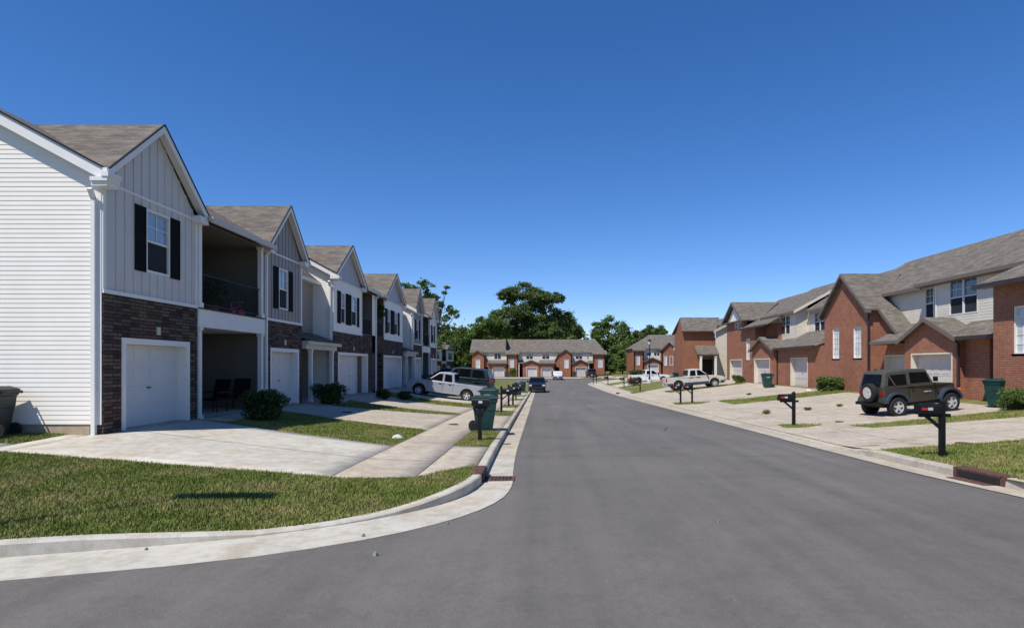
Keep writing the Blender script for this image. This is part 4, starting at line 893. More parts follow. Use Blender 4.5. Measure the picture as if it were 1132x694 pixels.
# ---- far brick row across the T junction, facing the camera; also reused for the building at right
GF = 'brick townhouses facing the end of the street'
def far_unit(label, Y, fl, x0, parts, ridge, hip=False, rot=0):
    h = House('brick_townhouse', (x0, Y, fl), 0, (x0, Y, fl), label, 'house', GF)
    X0 = min(p[1] for p in parts); X1 = max(p[2] for p in parts); z = lambda v: v+fl
    SE = 5.1
    for p in parts:
        k, a, b = p[:3]
        if k == 'siding':
            hs = [(w[0], w[1], fl+3.6, fl+4.85) for w in p[3]]
            h.wall('siding_wall', 'cream_siding', [(a,z(2.8)),(b,z(2.8)),(b,z(SE)),(a,z(SE))], Y+1.3, hs, style='lap', pitch=.3)
            for w in p[3]: h.window(w[0], w[1], z(3.6), z(4.85), Y+1.3, 'double' if w[1]-w[0] > 1 else 'hung', cols=2, rows=1, fw=.08)
        elif k == 'block':
            h.wall('brick_wall', 'brick_far', [(a,z(-.3)),(b,z(-.3)),(b,z(4.75)),(a,z(4.75))], Y, [(p[3],p[4],z(1.9),z(3.7))], th=.3)
            h.window(p[3], p[4], z(1.9), z(3.7), Y+.04, 'tall', cols=2, rows=4, fw=.08); h.wall('brick_wall', 'brick_far', [(Y,z(-.3)),(Y+3,z(-.3)),(Y+3,z(4.75)),(Y,z(4.75))], a-.006, face='x', sgn=-1, th=.2)
            h.wall('brick_wall', 'brick_far', [(Y,z(-.3)),(Y+9,z(-.3)),(Y+9,z(4.75)),(Y,z(4.75))], b+.006, face='x', sgn=1, th=.2)
            ye = Y+1.0+(.0); h.roof([(a-.25,Y-.4,z(4.72)),(b+.3,Y-.4,z(4.72)),(b+.3,Y+1.2,z(SE+.36)),(a-.25,Y+1.2,z(SE+.36))], .1); h.fascia([(a-.25,Y-.42,z(4.7)),(b+.3,Y-.42,z(4.7))], 'brown_trim', h=.16)
        elif k == 'big':                            # (a,b, peak z, eave z, cat side, cat x, cat z, window)
            c = (a+b)/2; zp, ze = p[3], p[4]
            h.wall('brick_wall', 'brick_far', [(a,z(-.3)),(b,z(-.3)),(b,z(ze)),(a,z(ze))], Y, [(p[8],p[9],z(1.8),z(3.6))], th=.3); h.wall('brick_wall', 'brick_far', [(a,z(ze)),(b,z(ze)),(c,z(zp-.12))], Y, th=.25)
            h.window(p[8], p[9], z(1.8), z(3.6), Y+.04, 'tall', cols=2, rows=4, fw=.08)
            h.roof([(c,Y-.3,z(zp)),(a-.25,Y-.3,z(ze-.05)),(a-.25,Y+2.2,z(ze-.05)),(c,Y+2.2,z(zp))], .1); h.roof([(c,Y-.3,z(zp)),(c,Y+2.2,z(zp)),(b+.25,Y+2.2,z(ze-.05)),(b+.25,Y-.3,z(ze-.05))], .1)
            h.fascia([(a-.25,Y-.32,z(ze-.07)),(c,Y-.32,z(zp)),(b+.25,Y-.32,z(ze-.07))], 'brown_trim', h=.18)
            s_, cx, cz = p[5], p[6], p[7]; e = a-.25 if s_ < 0 else b+.25
            h.roof([(e,Y+.4,z(ze-.05)),(e,Y+1.6,z(ze-.05)),(cx,Y+1.6,z(cz)),(cx,Y+.4,z(cz))], .1); h.fascia([(e,Y+.38,z(ze-.07)),(cx,Y+.38,z(cz))], 'brown_trim', h=.18)
            w0, w1 = (cx+.2, a) if s_ < 0 else (b, cx-.2); zz = ze-.2
            P = [(w0,z(2.0)),(w1,z(2.0)),(w1,z(zz if s_ < 0 else cz)),(w0,z(cz if s_ < 0 else zz))]
            h.wall('brick_wall', 'brick_far', P, Y+.6, th=.2); h.p('entry', 'dark').box(w0, w1, Y+1.6, Y+1.65, z(-.2), z(2.1))
            h.wall('brick_wall', 'brick_far', [(Y,z(-.3)),(Y+3,z(-.3)),(Y+3,z(ze)),(Y,z(ze))], a-.006 if s_ > 0 else b+.006, face='x', sgn=-s_, th=.2)
        elif k == 'smallg':
            h_off = h.off
            c = (a+b)/2; zp, ze = p[3], p[4]
            h.wall('brick_wall', 'brick_far', [(a,z(-.3)),(b,z(-.3)),(b,z(ze)),(a,z(ze))], Y, [(p[5],p[6],z(-.31),z(2.02))], th=.4); h.wall('brick_wall', 'brick_far', [(a,z(ze)),(b,z(ze)),(c,z(zp-.1))], Y, th=.25)
            h.garage(p[5], p[6], z(2.02), Y, 'door_beige', 'cream_siding', .25, z0=z(0), fw=.08, case=False)
            h.roof([(c,Y-.3,z(zp)),(a-.2,Y-.3,z(ze-.03)),(a-.2,Y+1.3,z(ze-.03)),(c,Y+1.3,z(zp))], .08); h.roof([(c,Y-.3,z(zp)),(c,Y+1.3,z(zp)),(b+.2,Y+1.3,z(ze-.03)),(b+.2,Y-.3,z(ze-.03))], .08)
            h.fascia([(a-.2,Y-.32,z(ze-.05)),(c,Y-.32,z(zp)),(b+.2,Y-.32,z(ze-.05))], 'brown_trim', h=.16)
        elif k == 'garage':
            h.wall('brick_wall', 'brick_far', [(a,z(-.3)),(b,z(-.3)),(b,z(2.85)),(a,z(2.85))], Y+.1, [(p[3],p[4],z(-.31),z(2.02))], th=.4); h.garage(p[3], p[4], z(2.02), Y+.1, 'door_beige', 'cream_siding', .25, z0=z(0), fw=.08, case=False)
            h.roof([(a-.2,Y-.35,z(2.85)),(b+.2,Y-.35,z(2.85)),(b+.0,Y+1.32,z(3.5)),(a+.0,Y+1.32,z(3.5))], .08); h.fascia([(a-.2,Y-.37,z(2.83)),(b+.2,Y-.37,z(2.83))], 'brown_trim', h=.14)
        elif k == 'recess':
            h.p('entry_wall', 'brick_far').box(a, b, Y+2.0, Y+2.1, z(-.3), z(2.9)); d = h.mb(); d.box(a+.15, b-.1, Y+1.92, Y+1.98, z(0), z(2.05)); d.build('front_door', M['dark'], h.r)
            h.roof([(a-.1,Y-.1,z(2.85)),(b+.1,Y-.1,z(2.85)),(b+.1,Y+1.32,z(3.4)),(a-.1,Y+1.32,z(3.4))], .08); h.column(a+.12, Y+.05, z(-.1), z(2.8))
    r0, r1 = ridge[0], ridge[1]; rl, rr = ridge[2], ridge[3]; ym = Y+5.5; zt = z(7.9)
    h.roof([(rl,Y+1.0,z(SE)),(rr,Y+1.0,z(SE)),(r1,ym,zt),(r0,ym,zt)], .1); h.roof([(r0,ym,zt),(r1,ym,zt),(rr,Y+10,z(SE)),(rl,Y+10,z(SE))], .1)
    if r1 < rr-.5: h.roof([(r1,ym,zt),(rr,Y+1.0,z(SE)),(rr,Y+10,z(SE))], .1)
    if r0 > rl+.5: h.roof([(r0,ym,zt),(rl,Y+10,z(SE)),(rl,Y+1.0,z(SE))], .1)
    h.fascia([(rl,Y+.97,z(SE)-.02),(rr,Y+.97,z(SE)-.02)], 'brown_trim', h=.16)
    h.p('back_wall', 'brick_far').box(X0, X1, Y+9.5, Y+9.7, z(-.3), z(5)); h.wall('brick_wall', 'brick_far', [(Y+3,z(-.3)),(Y+9.5,z(-.3)),(Y+9.5,z(5)),(Y+3,z(5))], X0-.006, face='x', sgn=-1, th=.2)
    return h
h = far_unit('far brick townhouse with a single garage, leftmost facing the end of the street', 123, -.42, -14.3,
    [('siding',-12.6,-7.1,[(-9.7,-8.2)]), ('big',-14.3,-11.66,5.5,4.6,1,-10.6,2.7,-13.35,-12.45), ('garage',-10.8,-7.05,-9.9,-7.5), ('block',-7.0,-4.65,-6.4,-5.55)], (-14.7,-4.65,-14.7,-4.65))
h.p('firewall', 'dark').box(-7.25,-7.12,124.2,127.8,5.0,7.35); h.done()
h = far_unit('far brick townhouse with two side-by-side garage doors behind the black car', 123, -.42, -4.65,
    [('siding',-4.65,3.6,[(-3.1,-1.6),(.2,1.8)]), ('recess',-4.62,-3.72), ('smallg',-3.72,-.34,3.5,2.83,-3.0,-.8), ('garage',-.3,2.75,.05,2.35), ('big',3.78,6.3,5.7,4.75,-1,2.75,3.3,4.75,5.65)], (-4.65,6.35,-4.65,6.35))
h.done()
h = far_unit('far brick townhouse with a hipped right end and one small gabled garage', 123, -.42, 6.35,
    [('siding',6.35,10.75,[(7.1,8.6),(9.5,9.9)]), ('smallg',6.43,9.66,3.62,2.83,7.05,9.3), ('recess',9.66,10.69), ('block',10.69,13.19,11.65,12.6)], (6.35,11.6,6.35,13.4))
h.done()
h = far_unit('brick townhouse with steep gable and two tall windows, partly hidden behind the white pickup', 114, .12, 17.6,
    [('siding',19.4,23.2,[(20.2,21.2),(21.6,22.8)]), ('block',17.6,19.5,18.1,18.75), ('smallg',19.6,22.7,3.35,2.6,20.1,22.3), ('big',22.9,25.6,6.3,4.8,1,28.4,3.2,23.3,23.9)], (21.5,31,17.3,31))
h.window(24.4, 25.05, 1.9, 3.7, 113.98, 'tall', cols=2, rows=4, fw=.08)
h.p('brick_wall', 'brick_far').box(26.5, 31, 114.4, 114.6, -.2, 3.4); h.done()

# ------------------------------------------------------------------ vehicles
def inset(P, b):
    out = []; n = len(P); A = sum(P[i-1][0]*P[i][1]-P[i][0]*P[i-1][1] for i in range(n)); sg = 1 if A > 0 else -1
    for i in range(n):
        p, q, r = P[i-1], P[i], P[(i+1) % n]
        d1 = (q[0]-p[0], q[1]-p[1]); d2 = (r[0]-q[0], r[1]-q[1]); l1 = math.hypot(*d1) or 1e-6; l2 = math.hypot(*d2) or 1e-6
        n1 = (-d1[1]/l1*sg, d1[0]/l1*sg); n2 = (-d2[1]/l2*sg, d2[0]/l2*sg); k = 1+n1[0]*n2[0]+n1[1]*n2[1]
        k = max(k, .5); out.append((q[0]+(n1[0]+n2[0])*b/k, q[1]+(n1[1]+n2[1])*b/k))
    return out
def extr(m, P, wf, b=.035):
    """solid from side profile P (x,z), half-width wf(x,z); rounded long edges"""
    r = [(P, b), (inset(P, b*.3), b*.3), (inset(P, b), 0)]; rings = []
    for sg in (-1, 1):
        for Q, dy in (r if sg == 1 else r):
            n0 = len(m.v)
            for (x, z), (x0, z0) in zip(Q, P): m.v.append((x, sg*(wf(x0, z0)-dy), z))
            rings.append(n0)
    n = len(P)
    order = [rings[2], rings[1], rings[0], rings[3], rings[4], rings[5]]
    for a, b_ in zip(order, order[1:]):
        for i in range(n): j = (i+1) % n; m.f.append((a+i, a+j, b_+j, b_+i))
    m.f.append(tuple(range(order[0], order[0]+n))); m.f.append(tuple(range(order[-1]+n-1, order[-1]-1, -1)))
def arc(cx, r, zc, n=10, zlow=0.):
    t0 = math.asin(max(-1, min(1, (zlow-zc)/r)))
    return [(cx+r*math.cos(t0+(math.pi-2*t0)*i/n), zc+r*math.sin(t0+(math.pi-2*t0)*i/n)) for i in range(n+1)]
def wheel(parent, x, y, r, w=.22, rim='rim', spokes=5):
    t = MB(); sg = 1 if y > 0 else -1
    t.lathe([(r*.62,-w/2),(r*.92,-w/2),(r,-w/2+.03),(r,w/2-.03),(r*.92,w/2),(r*.62,w/2),(r*.6,0),(r*.62,-w/2)], (0,0,0), 'y', 28, False)
    tread = [(r*.62,-w/2)]
    o = t.build('wheel', M['rubber'], parent, smooth=True); o.location = (x, y, r)
    m = MB(); k = r*.64
    m.lathe([(k,sg*w*.3),(k,sg*w*.46),(k*.88,sg*w*.44),(k*.84,sg*w*.2)], (0,0,0), 'y', 24, False)
    m.lathe([(k*.2,sg*w*.2),(k*.26,sg*w*.42),(k*.12,sg*w*.46)], (0,0,0), 'y', 12)
    for i in range(spokes):
        a = 2*math.pi*i/spokes+.3; c, s_ = math.cos(a), math.sin(a); hw = k*.2; y0, y1 = sg*w*.28, sg*w*.42
        q = [(c*k*.15-s_*hw, s_*k*.15+c*hw), (c*k*.15+s_*hw, s_*k*.15-c*hw), (c*k*.9+s_*hw*.8, s_*k*.9-c*hw*.8), (c*k*.9-s_*hw*.8, s_*k*.9+c*hw*.8)]
        m.prism([(a_, y0, b_) for a_, b_ in q], (0, y1-y0, 0))
    m.build('rim', M[rim], o)
    b = MB(); b.lathe([(k*.84,sg*w*.2),(k*.2,sg*w*.205)], (0,0,0), 'y', 20); b.build('brake_disc', M['dark'], o)
def vehicle(name, label, cat, loc, rz, paint, S, group=None, ry=0):
    root = empty(name, loc, rz, label, cat, group, ry=ry)
    hw, zb, ra, rw = S['hw'], S['zb'], S['arch'], S['wr']; xr, xf = S['xr'], S['xf']; top = S['top']
    P = [(top[0][0], zb+.06)] + [(top[0][0]+.05, zb)]
    for c in (xr, xf): P += arc(c, ra, rw+.02, 12, zb)[::-1]
    P += [(top[-1][0]-.05, zb), (top[-1][0], zb+.08)] + top[::-1]
    taper = S.get('taper', .0)
    def wf(x, z): return hw-taper*max(0, (abs(x)-S['half']*.72)/(S['half']*.28))**2-.05*max(0, (z-S['belt']+.25))
    m = MB(); extr(m, P, wf, .05); m.build('body', M[paint], root, smooth=True)
    u = MB(); u.box(top[0][0]+.25, top[-1][0]-.25, -hw+.28, hw-.28, zb-.03, rw+ra-.02); u.build('chassis', M['dark'], root)
    cb_ = S['cab']; tw = S.get('tumble', .16)
    def wc(x, z): return hw-.045-tw*max(0, z-S['belt'])
    m = MB(); extr(m, cb_, wc, .05); m.build(S.get('cabname', 'cab'), M[S.get('cabmat', paint)], root, smooth=True)
    for gl in S['glass']:
        for sg in (-1, 1):
            m = MB(); m.prism([(x, sg*(wc(x, z)-.004), z) for x, z in gl], (0, sg*.012, 0)); m.build('side_window', M['car_glass'], root)
    for (a, b, nm) in S['screens']:
        dx, dz = b[0]-a[0], b[1]-a[1]; L = math.hypot(dx, dz); nx, nz = (dz/L*.012, -dx/L*.012)
        if (nm == 'windscreen') != (nx > 0): nx, nz = -nx, -nz
        m = MB(); m.prism([(a[0]-nx*.3, -wc(*a)+.1, a[1]-nz*.3), (a[0]-nx*.3, wc(*a)-.1, a[1]-nz*.3), (b[0]-nx*.3, wc(*b)-.1, b[1]-nz*.3), (b[0]-nx*.3, -wc(*b)+.1, b[1]-nz*.3)], (nx*1.3, 0, nz*1.3)); m.build(nm, M['car_glass'], root)
    for c in (xr, xf):
        for sg in (-1, 1): wheel(root, c, sg*(hw-.13), rw, rim=S.get('rim', 'rim'), spokes=S.get('spokes', 5))
    x0, x1 = top[0][0], top[-1][0]
    for nm, xa, xb in (('rear_bumper', x0-.09, x0+.12), ('front_bumper', x1-.12, x1+.09)):
        m = MB(); m.box(xa, xb, -hw+.04, hw-.04, S.get('bz', .42), S.get('bz', .42)+.2); m.build(nm, M[S.get('bump', 'dark')], root, bevel=.03)
    for sg in (-1, 1):
        m = MB(); hz = S['hz']; m.box(x1-.08, x1+.012, sg*(hw-.38), sg*(hw-.08), hz, hz+.16); m.build('headlight', M['lamp_lens'], root, bevel=.02)
        m = MB(); tz = S['tz']; m.box(x0-.012, x0+.05, sg*(hw-.17), sg*(hw-.0), tz, tz+.3); m.build('taillight', M['red_lens'], root, bevel=.015)
        m = MB(); mx = S['mx']; m.box(mx-.06, mx+.06, sg*(hw-.02), sg*(hw+.2), S['belt']+.02, S['belt']+.2); m.build('mirror', M[S.get('mirror', 'black')], root, bevel=.02)
    m = MB(); m.box(x1-.02, x1+.015, -hw+.45, hw-.45, S['hz']-.06, S['hz']+.17)
    m.build('grille', M['black'], root)
    for sx in S['seams']:
        for sg in (-1, 1):
            m = MB(); m.box(sx-.006, sx+.006, sg*(hw-.02), sg*(hw+.003), zb+.12, S['belt']-.03); m.build('door_gap', M['black'], root)
    for sx in S['handles']:
        for sg in (-1, 1):
            m = MB(); m.box(sx-.09, sx+.09, sg*(hw-.03), sg*(hw+.022), S['belt']-.16, S['belt']-.12); m.build('door_handle', M[S.get('hand', 'black')], root, bevel=.008)
    m = MB(); m.box(x0-.105, x0-.092, -.16, .16, S['bz']+.03 if 'bz' in S else .45, S.get('bz', .42)+.17); m.build('licence_plate', M['mark_white'], root)
    return root
PK = dict(hw=.93, zb=.36, arch=.45, wr=.37, xr=-1.55, xf=1.65, half=2.65, belt=1.12, taper=.07,
    top=[(-2.6,1.02),(-2.58,1.12),(-.72,1.12),(-.5,1.12),(1.0,1.12),(1.25,1.10),(2.15,1.02),(2.45,.92),(2.55,.72)],
    cab=[(-.66,1.0),(1.22,1.0),(1.15,1.12),(.42,1.70),(.2,1.745),(-.35,1.745),(-.56,1.70),(-.66,1.2)],
    glass=[[(.16,1.15),(1.0,1.15),(.42,1.60),(.16,1.62)], [(-.5,1.15),(.02,1.15),(.02,1.62),(-.42,1.61)]],
    screens=[((1.13,1.14),(.43,1.69),'windscreen'), ((-.66,1.2),(-.575,1.66),'rear_window')], hz=.74, tz=.78, mx=1.0, seams=[1.12,.08,-.6], handles=[.28,-.38], bump='chrome', bz=.44)
def bed(root, mat='dark'):
    m = MB(); m.box(-2.48, -.78, -.76, .76, 1.118, 1.128); m.build('bed_liner', M[mat], root)
GV = 'pickups parked on the driveways'
t = vehicle('pickup_truck', 'silver pickup nosed up the driveway of the left row, its front in shade', 'pickup', (-6.4, 40.3, -.27), rad(180-3), 'silver_paint', PK, GV, ry=-rad(7)); bed(t)
t = vehicle('pickup_truck', 'tan pickup with dark lower sills and chrome rear bumper, right of the street', 'pickup', (13.6, 53.6, -.12), rad(2), 'tan_paint', PK, GV, ry=-rad(4.2)); bed(t)
m = MB(); m.box(-2.5, 2.4, -.945, .945, .40, .58)
PKb = MB()
for a, b in ((-1.05, 1.15), (-2.5,-2.05), (2.15,2.5)): PKb.box(a, b, -.94, .94, .36, .60)
PKb.build('sill_trim', M['flare'], t)
t = vehicle('pickup_truck', 'white pickup with dark wheels behind the black lamp post', 'pickup', (14.0, 78.0, -.35), rad(4), 'white_paint', dict(PK, rim='dark'), GV, ry=-rad(2)); bed(t)
SUV = dict(hw=.94, zb=.30, arch=.42, wr=.36, xr=-1.35, xf=1.4, half=2.35, belt=1.08, taper=.12,
    top=[(-2.3,.9),(-2.28,1.08),(-1.2,1.10),(.9,1.10),(1.2,1.08),(1.9,.98),(2.22,.86),(2.3,.66)],
    cab=[(-2.24,1.0),(1.15,1.0),(1.05,1.1),(.32,1.64),(.1,1.70),(-1.5,1.72),(-1.98,1.66),(-2.2,1.2)],
    glass=[[(.1,1.13),(.9,1.13),(.3,1.57),(.1,1.6)], [(-.85,1.13),(.0,1.13),(.0,1.6),(-.85,1.62)], [(-1.95,1.15),(-.98,1.13),(-.98,1.62),(-1.75,1.6)]],
    screens=[((1.03,1.13),(.33,1.62),'windscreen'), ((-2.2,1.18),(-2.0,1.62),'rear_window')], hz=.70, tz=.85, mx=.85, seams=[1.05,.05,-.92], handles=[.2,-.75], bump='black_paint', bz=.40)
vehicle('suv', 'dark green sport utility vehicle parked behind the silver pickup', 'car', (-6.1, 45.6, -.20), rad(180-8), 'teal_paint', SUV, ry=-rad(5)).scale = (1.04, 1.0, 1.17)
vehicle('suv', 'dark blue van partly hidden between the silver pickup and the green vehicle', 'car', (-8.0, 50.6, .0), rad(180), 'navy_paint', dict(SUV, hz=.7), ry=-rad(4))
CAR = dict(hw=.90, zb=.22, arch=.36, wr=.32, xr=-1.32, xf=1.4, half=2.2, belt=.92, taper=.14,
    top=[(-2.2,.74),(-2.15,.93),(-1.6,.97),(1.0,.93),(1.6,.86),(2.05,.74),(2.18,.56)],
    cab=[(-1.85,.88),(1.2,.86),(1.05,.95),(.3,1.40),(-.1,1.46),(-.85,1.44),(-1.3,1.32),(-1.8,1.0)],
    glass=[[(-.02,.97),(.85,.97),(.22,1.32),(-.02,1.36)], [(-1.4,1.0),(-.14,.97),(-.14,1.37),(-.85,1.35)]],
    screens=[((1.02,.98),(.33,1.38),'windscreen'), ((-1.72,1.04),(-1.3,1.30),'rear_window')], hz=.56, tz=.62, mx=.8, seams=[.95,-.1,-1.2], handles=[.1,-.95], bump='black_paint', bz=.32)
vehicle('parked_car', 'dark car parked nose-on at the left kerb of the street', 'car', (-.42, 66.5, -1.0), rad(-90), 'black_paint', dict(SUV, zb=.26, wr=.33, arch=.38, cab=[(x, 1.0+(z-1.0)*.82) for x, z in SUV['cab']], glass=[[(x, 1.0+(z-1.0)*.82) for x, z in q] for q in SUV['glass']],
    screens=[((1.03,1.11),(.33,1.51),'windscreen'), ((-2.2,1.15),(-2.0,1.51),'rear_window')]))
vehicle('parked_car', 'small white car seen from behind in front of the far brick row', 'car', (2.7, 108.5, -.55), rad(90), 'white_paint', CAR).location.x = 3.0
vehicle('parked_car', 'black vehicle at the porch of the far right brick townhouse', 'car', (9.9, 119.5, -.44), rad(90), 'black_paint', SUV)

# soft-top off-roader
def jeep(loc, rz, ry):
    root = empty('off_roader', loc, rz, 'olive soft-top off-road vehicle with a spare wheel on its back', 'car', ry=ry)
    hw = .66; wr = .37; xr, xf = -1.16, 1.21
    P = [(-1.66,.50),(-1.66,1.16),(-1.60,1.18),(.58,1.18),(.70,1.20),(1.60,1.13),(1.66,1.08),(1.66,.72),(1.5,.55)]
    P = [(-1.66,.50)] + arc(xr,.44,wr+.05,10,.50)[::-1] + arc(xf,.44,wr+.05,10,.50)[::-1] + [(1.66,.55),(1.66,1.06),(1.60,1.10),(.72,1.17),(.6,1.16),(-1.62,1.16),(-1.66,1.12)]
    m = MB(); extr(m, P, lambda x, z: hw if x < .7 else hw-.16*min(1, (x-.7)/.95), .03); m.build('body', M['khaki_paint'], root, smooth=True)
    m = MB(); m.box(-1.55, 1.55, -.45, .45, .36, .6); m.build('chassis', M['dark'], root)
    C = [(-1.66,1.14),(.60,1.14),(.55,1.2),(.32,1.68),(.26,1.74),(-.3,1.78),(-1.42,1.74),(-1.50,1.68)]
    wc = lambda x, z: hw-.02-.10*max(0, z-1.15)
    m = MB(); extr(m, C, wc, .05); m.build('soft_top', M['softtop'], root, smooth=True)
    for nm, q in (('side_window', [(-1.45,1.2),(-.62,1.2),(-.62,1.6),(-1.36,1.6)]), ('side_window', [(-.46,1.22),(.44,1.22),(.26,1.62),(-.46,1.64)])):
        for sg in (-1, 1): m = MB(); m.prism([(x, sg*(wc(x, z)-.004), z) for x, z in q], (0, sg*.012, 0)); m.build(nm, M['car_glass'], root)
    for sg in (-1, 1):
        m = MB(); m.prism([(-1.2, sg*(hw+.005), 1.2), (-1.13, sg*(hw+.005), 1.2), (-1.36, sg*(hw-.04), 1.6), (-1.43, sg*(hw-.04), 1.6)], (0, sg*.008, 0)); m.build('window_seam', M['softtop'], root)
    m = MB(); m.prism([(.60,-.56,1.2),(.60,.56,1.2),(.36,.52,1.66),(.36,-.52,1.66)], (.012,0,.006)); m.build('windscreen', M['car_glass'], root)
    m = MB(); m.prism([(-1.665,-.5,1.2),(-1.665,.5,1.2),(-1.535,.46,1.64),(-1.535,-.46,1.64)], (-.012,0,0)); m.build('rear_window', M['car_glass'], root)
    for c in (xr, xf):
        for sg in (-1, 1):
            m = MB(); a0 = arc(c, .45, wr+.05, 10, .55); a1 = arc(c, .53, wr+.05, 10, .55)
            if c == xf: a1 = [(min(x, c+.5), min(z, .93)) if x > c-.2 else (x, min(z, .93)) for x, z in a1]; a0 = [(x, min(z, .87)) for x, z in a0]
            n = len(a0); y0, y1 = sg*(hw-.2), sg*(hw+.14)
            for i in range(n-1): m.prism([(a0[i][0],y0,a0[i][1]),(a0[i+1][0],y0,a0[i+1][1]),(a1[i+1][0],y0,a1[i+1][1]),(a1[i][0],y0,a1[i][1])], (0,y1-y0,0))
            m.build('fender_flare', M['flare'], root)
            wheel(root, c, sg*(hw+.02), wr, .24)
    for sg in (-1, 1):
        m = MB(); m.tube((-.72,sg*(hw+.05),.42),(.76,sg*(hw+.05),.42),.035); m.build('side_step', M['black'], root)
        m = MB(); m.box(-.006+.62,.006+.62,sg*(hw-.01),sg*(hw+.004),.6,1.14); m.box(-.56,-.548,sg*(hw-.01),sg*(hw+.004),.6,1.14); m.build('door_gap', M['black'], root)
        m = MB(); m.box(-.46,-.32,sg*hw,sg*(hw+.03),1.04,1.10); m.build('door_handle', M['black'], root)
        m = MB(); m.box(.5,.58,sg*(hw+.02),sg*(hw+.2),1.24,1.42); m.build('mirror', M['black'], root, bevel=.02)
        m = MB(); m.box(-1.69,-1.64,sg*.50,sg*.64,.86,1.0); m.build('taillight', M['red_lens'], root, bevel=.01)
        m = MB(); m.lathe([(.09,0),(.085,.03)], (1.66,sg*.28,.9), 'x', 16); m.build('headlight', M['lamp_lens'], root)
        m = MB(); m.box(1.62,1.72,sg*.62,sg*.74,.80,.90); m.build('turn_signal', M['amber_lens'], root, bevel=.02)
    m = MB()
    for i in range(7): m.box(1.655,1.668,-.17+i*.05,-.145+i*.05,.72,1.0)
    m.build('grille', M['black'], root)
    m = MB(); m.box(1.72,1.86,-.68,.68,.48,.62); m.build('front_bumper', M['flare'], root, bevel=.02)
    m = MB(); m.box(-1.86,-1.70,-.68,.68,.46,.58); m.build('rear_bumper', M['black'], root, bevel=.02)
    w = empty('spare', (0,0,0)); D.objects.remove(w)
    t = MB(); r = .36; t.lathe([(r*.6,-.11),(r*.92,-.11),(r,-.08),(r,.08),(r*.92,.11),(r*.6,.11)], (0,0,0), 'x', 28, False); o = t.build('spare_wheel', M['rubber'], root, smooth=True); o.location = (-1.80,-.08,.95)
    t = MB(); t.lathe([(r*.62,-.12),(r*.5,-.10),(.02,-.11)], (0,0,0), 'x', 24)
    for i in range(5):
        a = 2*math.pi*i/5; c, s_ = math.cos(a), math.sin(a); t.prism([(-.125,c*.05-s_*.04,s_*.05+c*.04),(-.125,c*.05+s_*.04,s_*.05-c*.04),(-.125,c*.2+s_*.03,s_*.2-c*.03),(-.125,c*.2-s_*.03,s_*.2+c*.03)], (.03,0,0))
    t.build('rim', M['rim'], o)
    m = MB(); m.box(.1,.3,-hw-.004,-hw,.86,.89); m.box(.34,.42,-hw-.004,-hw,.86,.89); m.build('badge', M['mark_white'], root)
    return root
jeep((14.55, 23.75, .03), rad(11), -rad(4))

# ------------------------------------------------------------------ street furniture
def mailbox(centred=False, red=True):
    root = empty('mailbox', (0,0,0))
    m = MB(); m.box(-.05,.05,-.05,.05,-.1,.88 if centred else 1.17)
    if not centred: m.lathe([(.0,.06),(.055,.03),(.06,.0)], (0,0,1.17), 'z', 4)
    m.build('post', M['black'], root, bevel=.006)
    x0, x1 = (-.22,.26) if centred else (.06,.54)
    m = MB(); m.box(-.16 if not centred else -.15, x1-.06,-.045,.045,.84,.91); m.build('arm', M['black'], root)
    m = MB(); xa = .34 if not centred else .16; m.prism([(.05,-.03,.58),(.05,-.03,.66),(xa-.06,-.03,.85),(xa+.03,-.03,.85)], (0,.06,0))
    if centred: m.prism([(-.05,-.03,.58),(-.05,-.03,.68),(-.14,-.03,.85),(-.2,-.03,.85)], (0,.06,0))
    m.build('brace', M['black'], root)
    m = MB(); P = [(-.09,.0),(.09,.0),(.09,.12)] + [(.09*math.cos(math.pi*i/8), .12+.09*math.sin(math.pi*i/8)) for i in range(1, 8)] + [(-.09,.12)]
    m.prism([(x0, a, .915+b) for a, b in P], (x1-x0, 0, 0)); m.box(x1-.02, x1+.02, -.10, .10, .90, 1.0); b = m.build('box', M['black'], root)
    for sg in (-1, 1):
        k = MB(); k.box(x0+.19, x0+.29, sg*.091, sg*.096, .985, 1.045); k.build('number_plate', M['mark_white'], b)
        if red and sg == 1: k = MB(); k.box(x0+.295, x0+.43, sg*.091, sg*.099, .99, 1.04); k.build('flag', M['red_reflect'], b)
    return root
mr = mailbox(False, True); ml = mailbox(False, False); mc = mailbox(True, False)
GM = 'black kerbside mailboxes on posts'
def put(src, loc, rz, label, cat, group, first=[]):
    if src in first: o = copy_tree(src)
    else: o = src; first.append(src)
    o.location = loc; o.rotation_euler = (0,0,rz); tag(o, label, cat, group); return o
def mb_at(src, x, y, rz, label): put(src, (x, y, g(x, y)+.02), rz, label, 'mailbox', GM)
PI = math.pi
mb_at(mr, 8.5, 12.75, PI, 'largest black mailbox, with red and white strip, by the right lawn')
mb_at(mr, 8.95, 21.3, PI, 'black mailbox on the grass island left of the soft-top vehicle')
mb_at(mr, 8.75, 37.7, PI, 'left mailbox of the close pair on the right-hand grass island')
mb_at(mr, 9.4, 37.4, PI, 'right mailbox of the close pair on the right-hand grass island')
mb_at(mr, 9.55, 57.9, PI, 'black mailbox just below the lamp post, beside the rusty drain inlet')
mb_at(mr, 9.75, 70.6, PI, 'black mailbox in front of the brown shrub, right of the street')
mb_at(mr, 9.3, 83.5, PI, 'small far mailbox left of the brown shrub')
mb_at(mr, 8.35, 90.7, PI, 'far mailbox at the street corner, right one of two')
mb_at(mr, 7.9, 90.9, PI, 'far mailbox at the street corner, left one of two')
mb_at(mc, -1.63, 16.08, 0, 'black mailbox with a white number plate, standing before the nearest green bin on the left')
mb_at(ml, -1.86, 28.3, 0, 'black mailbox with tall post second along the left kerb')
mb_at(ml, -1.80, 33.5, 0, 'black mailbox third along the left kerb, just behind the tall-posted one')
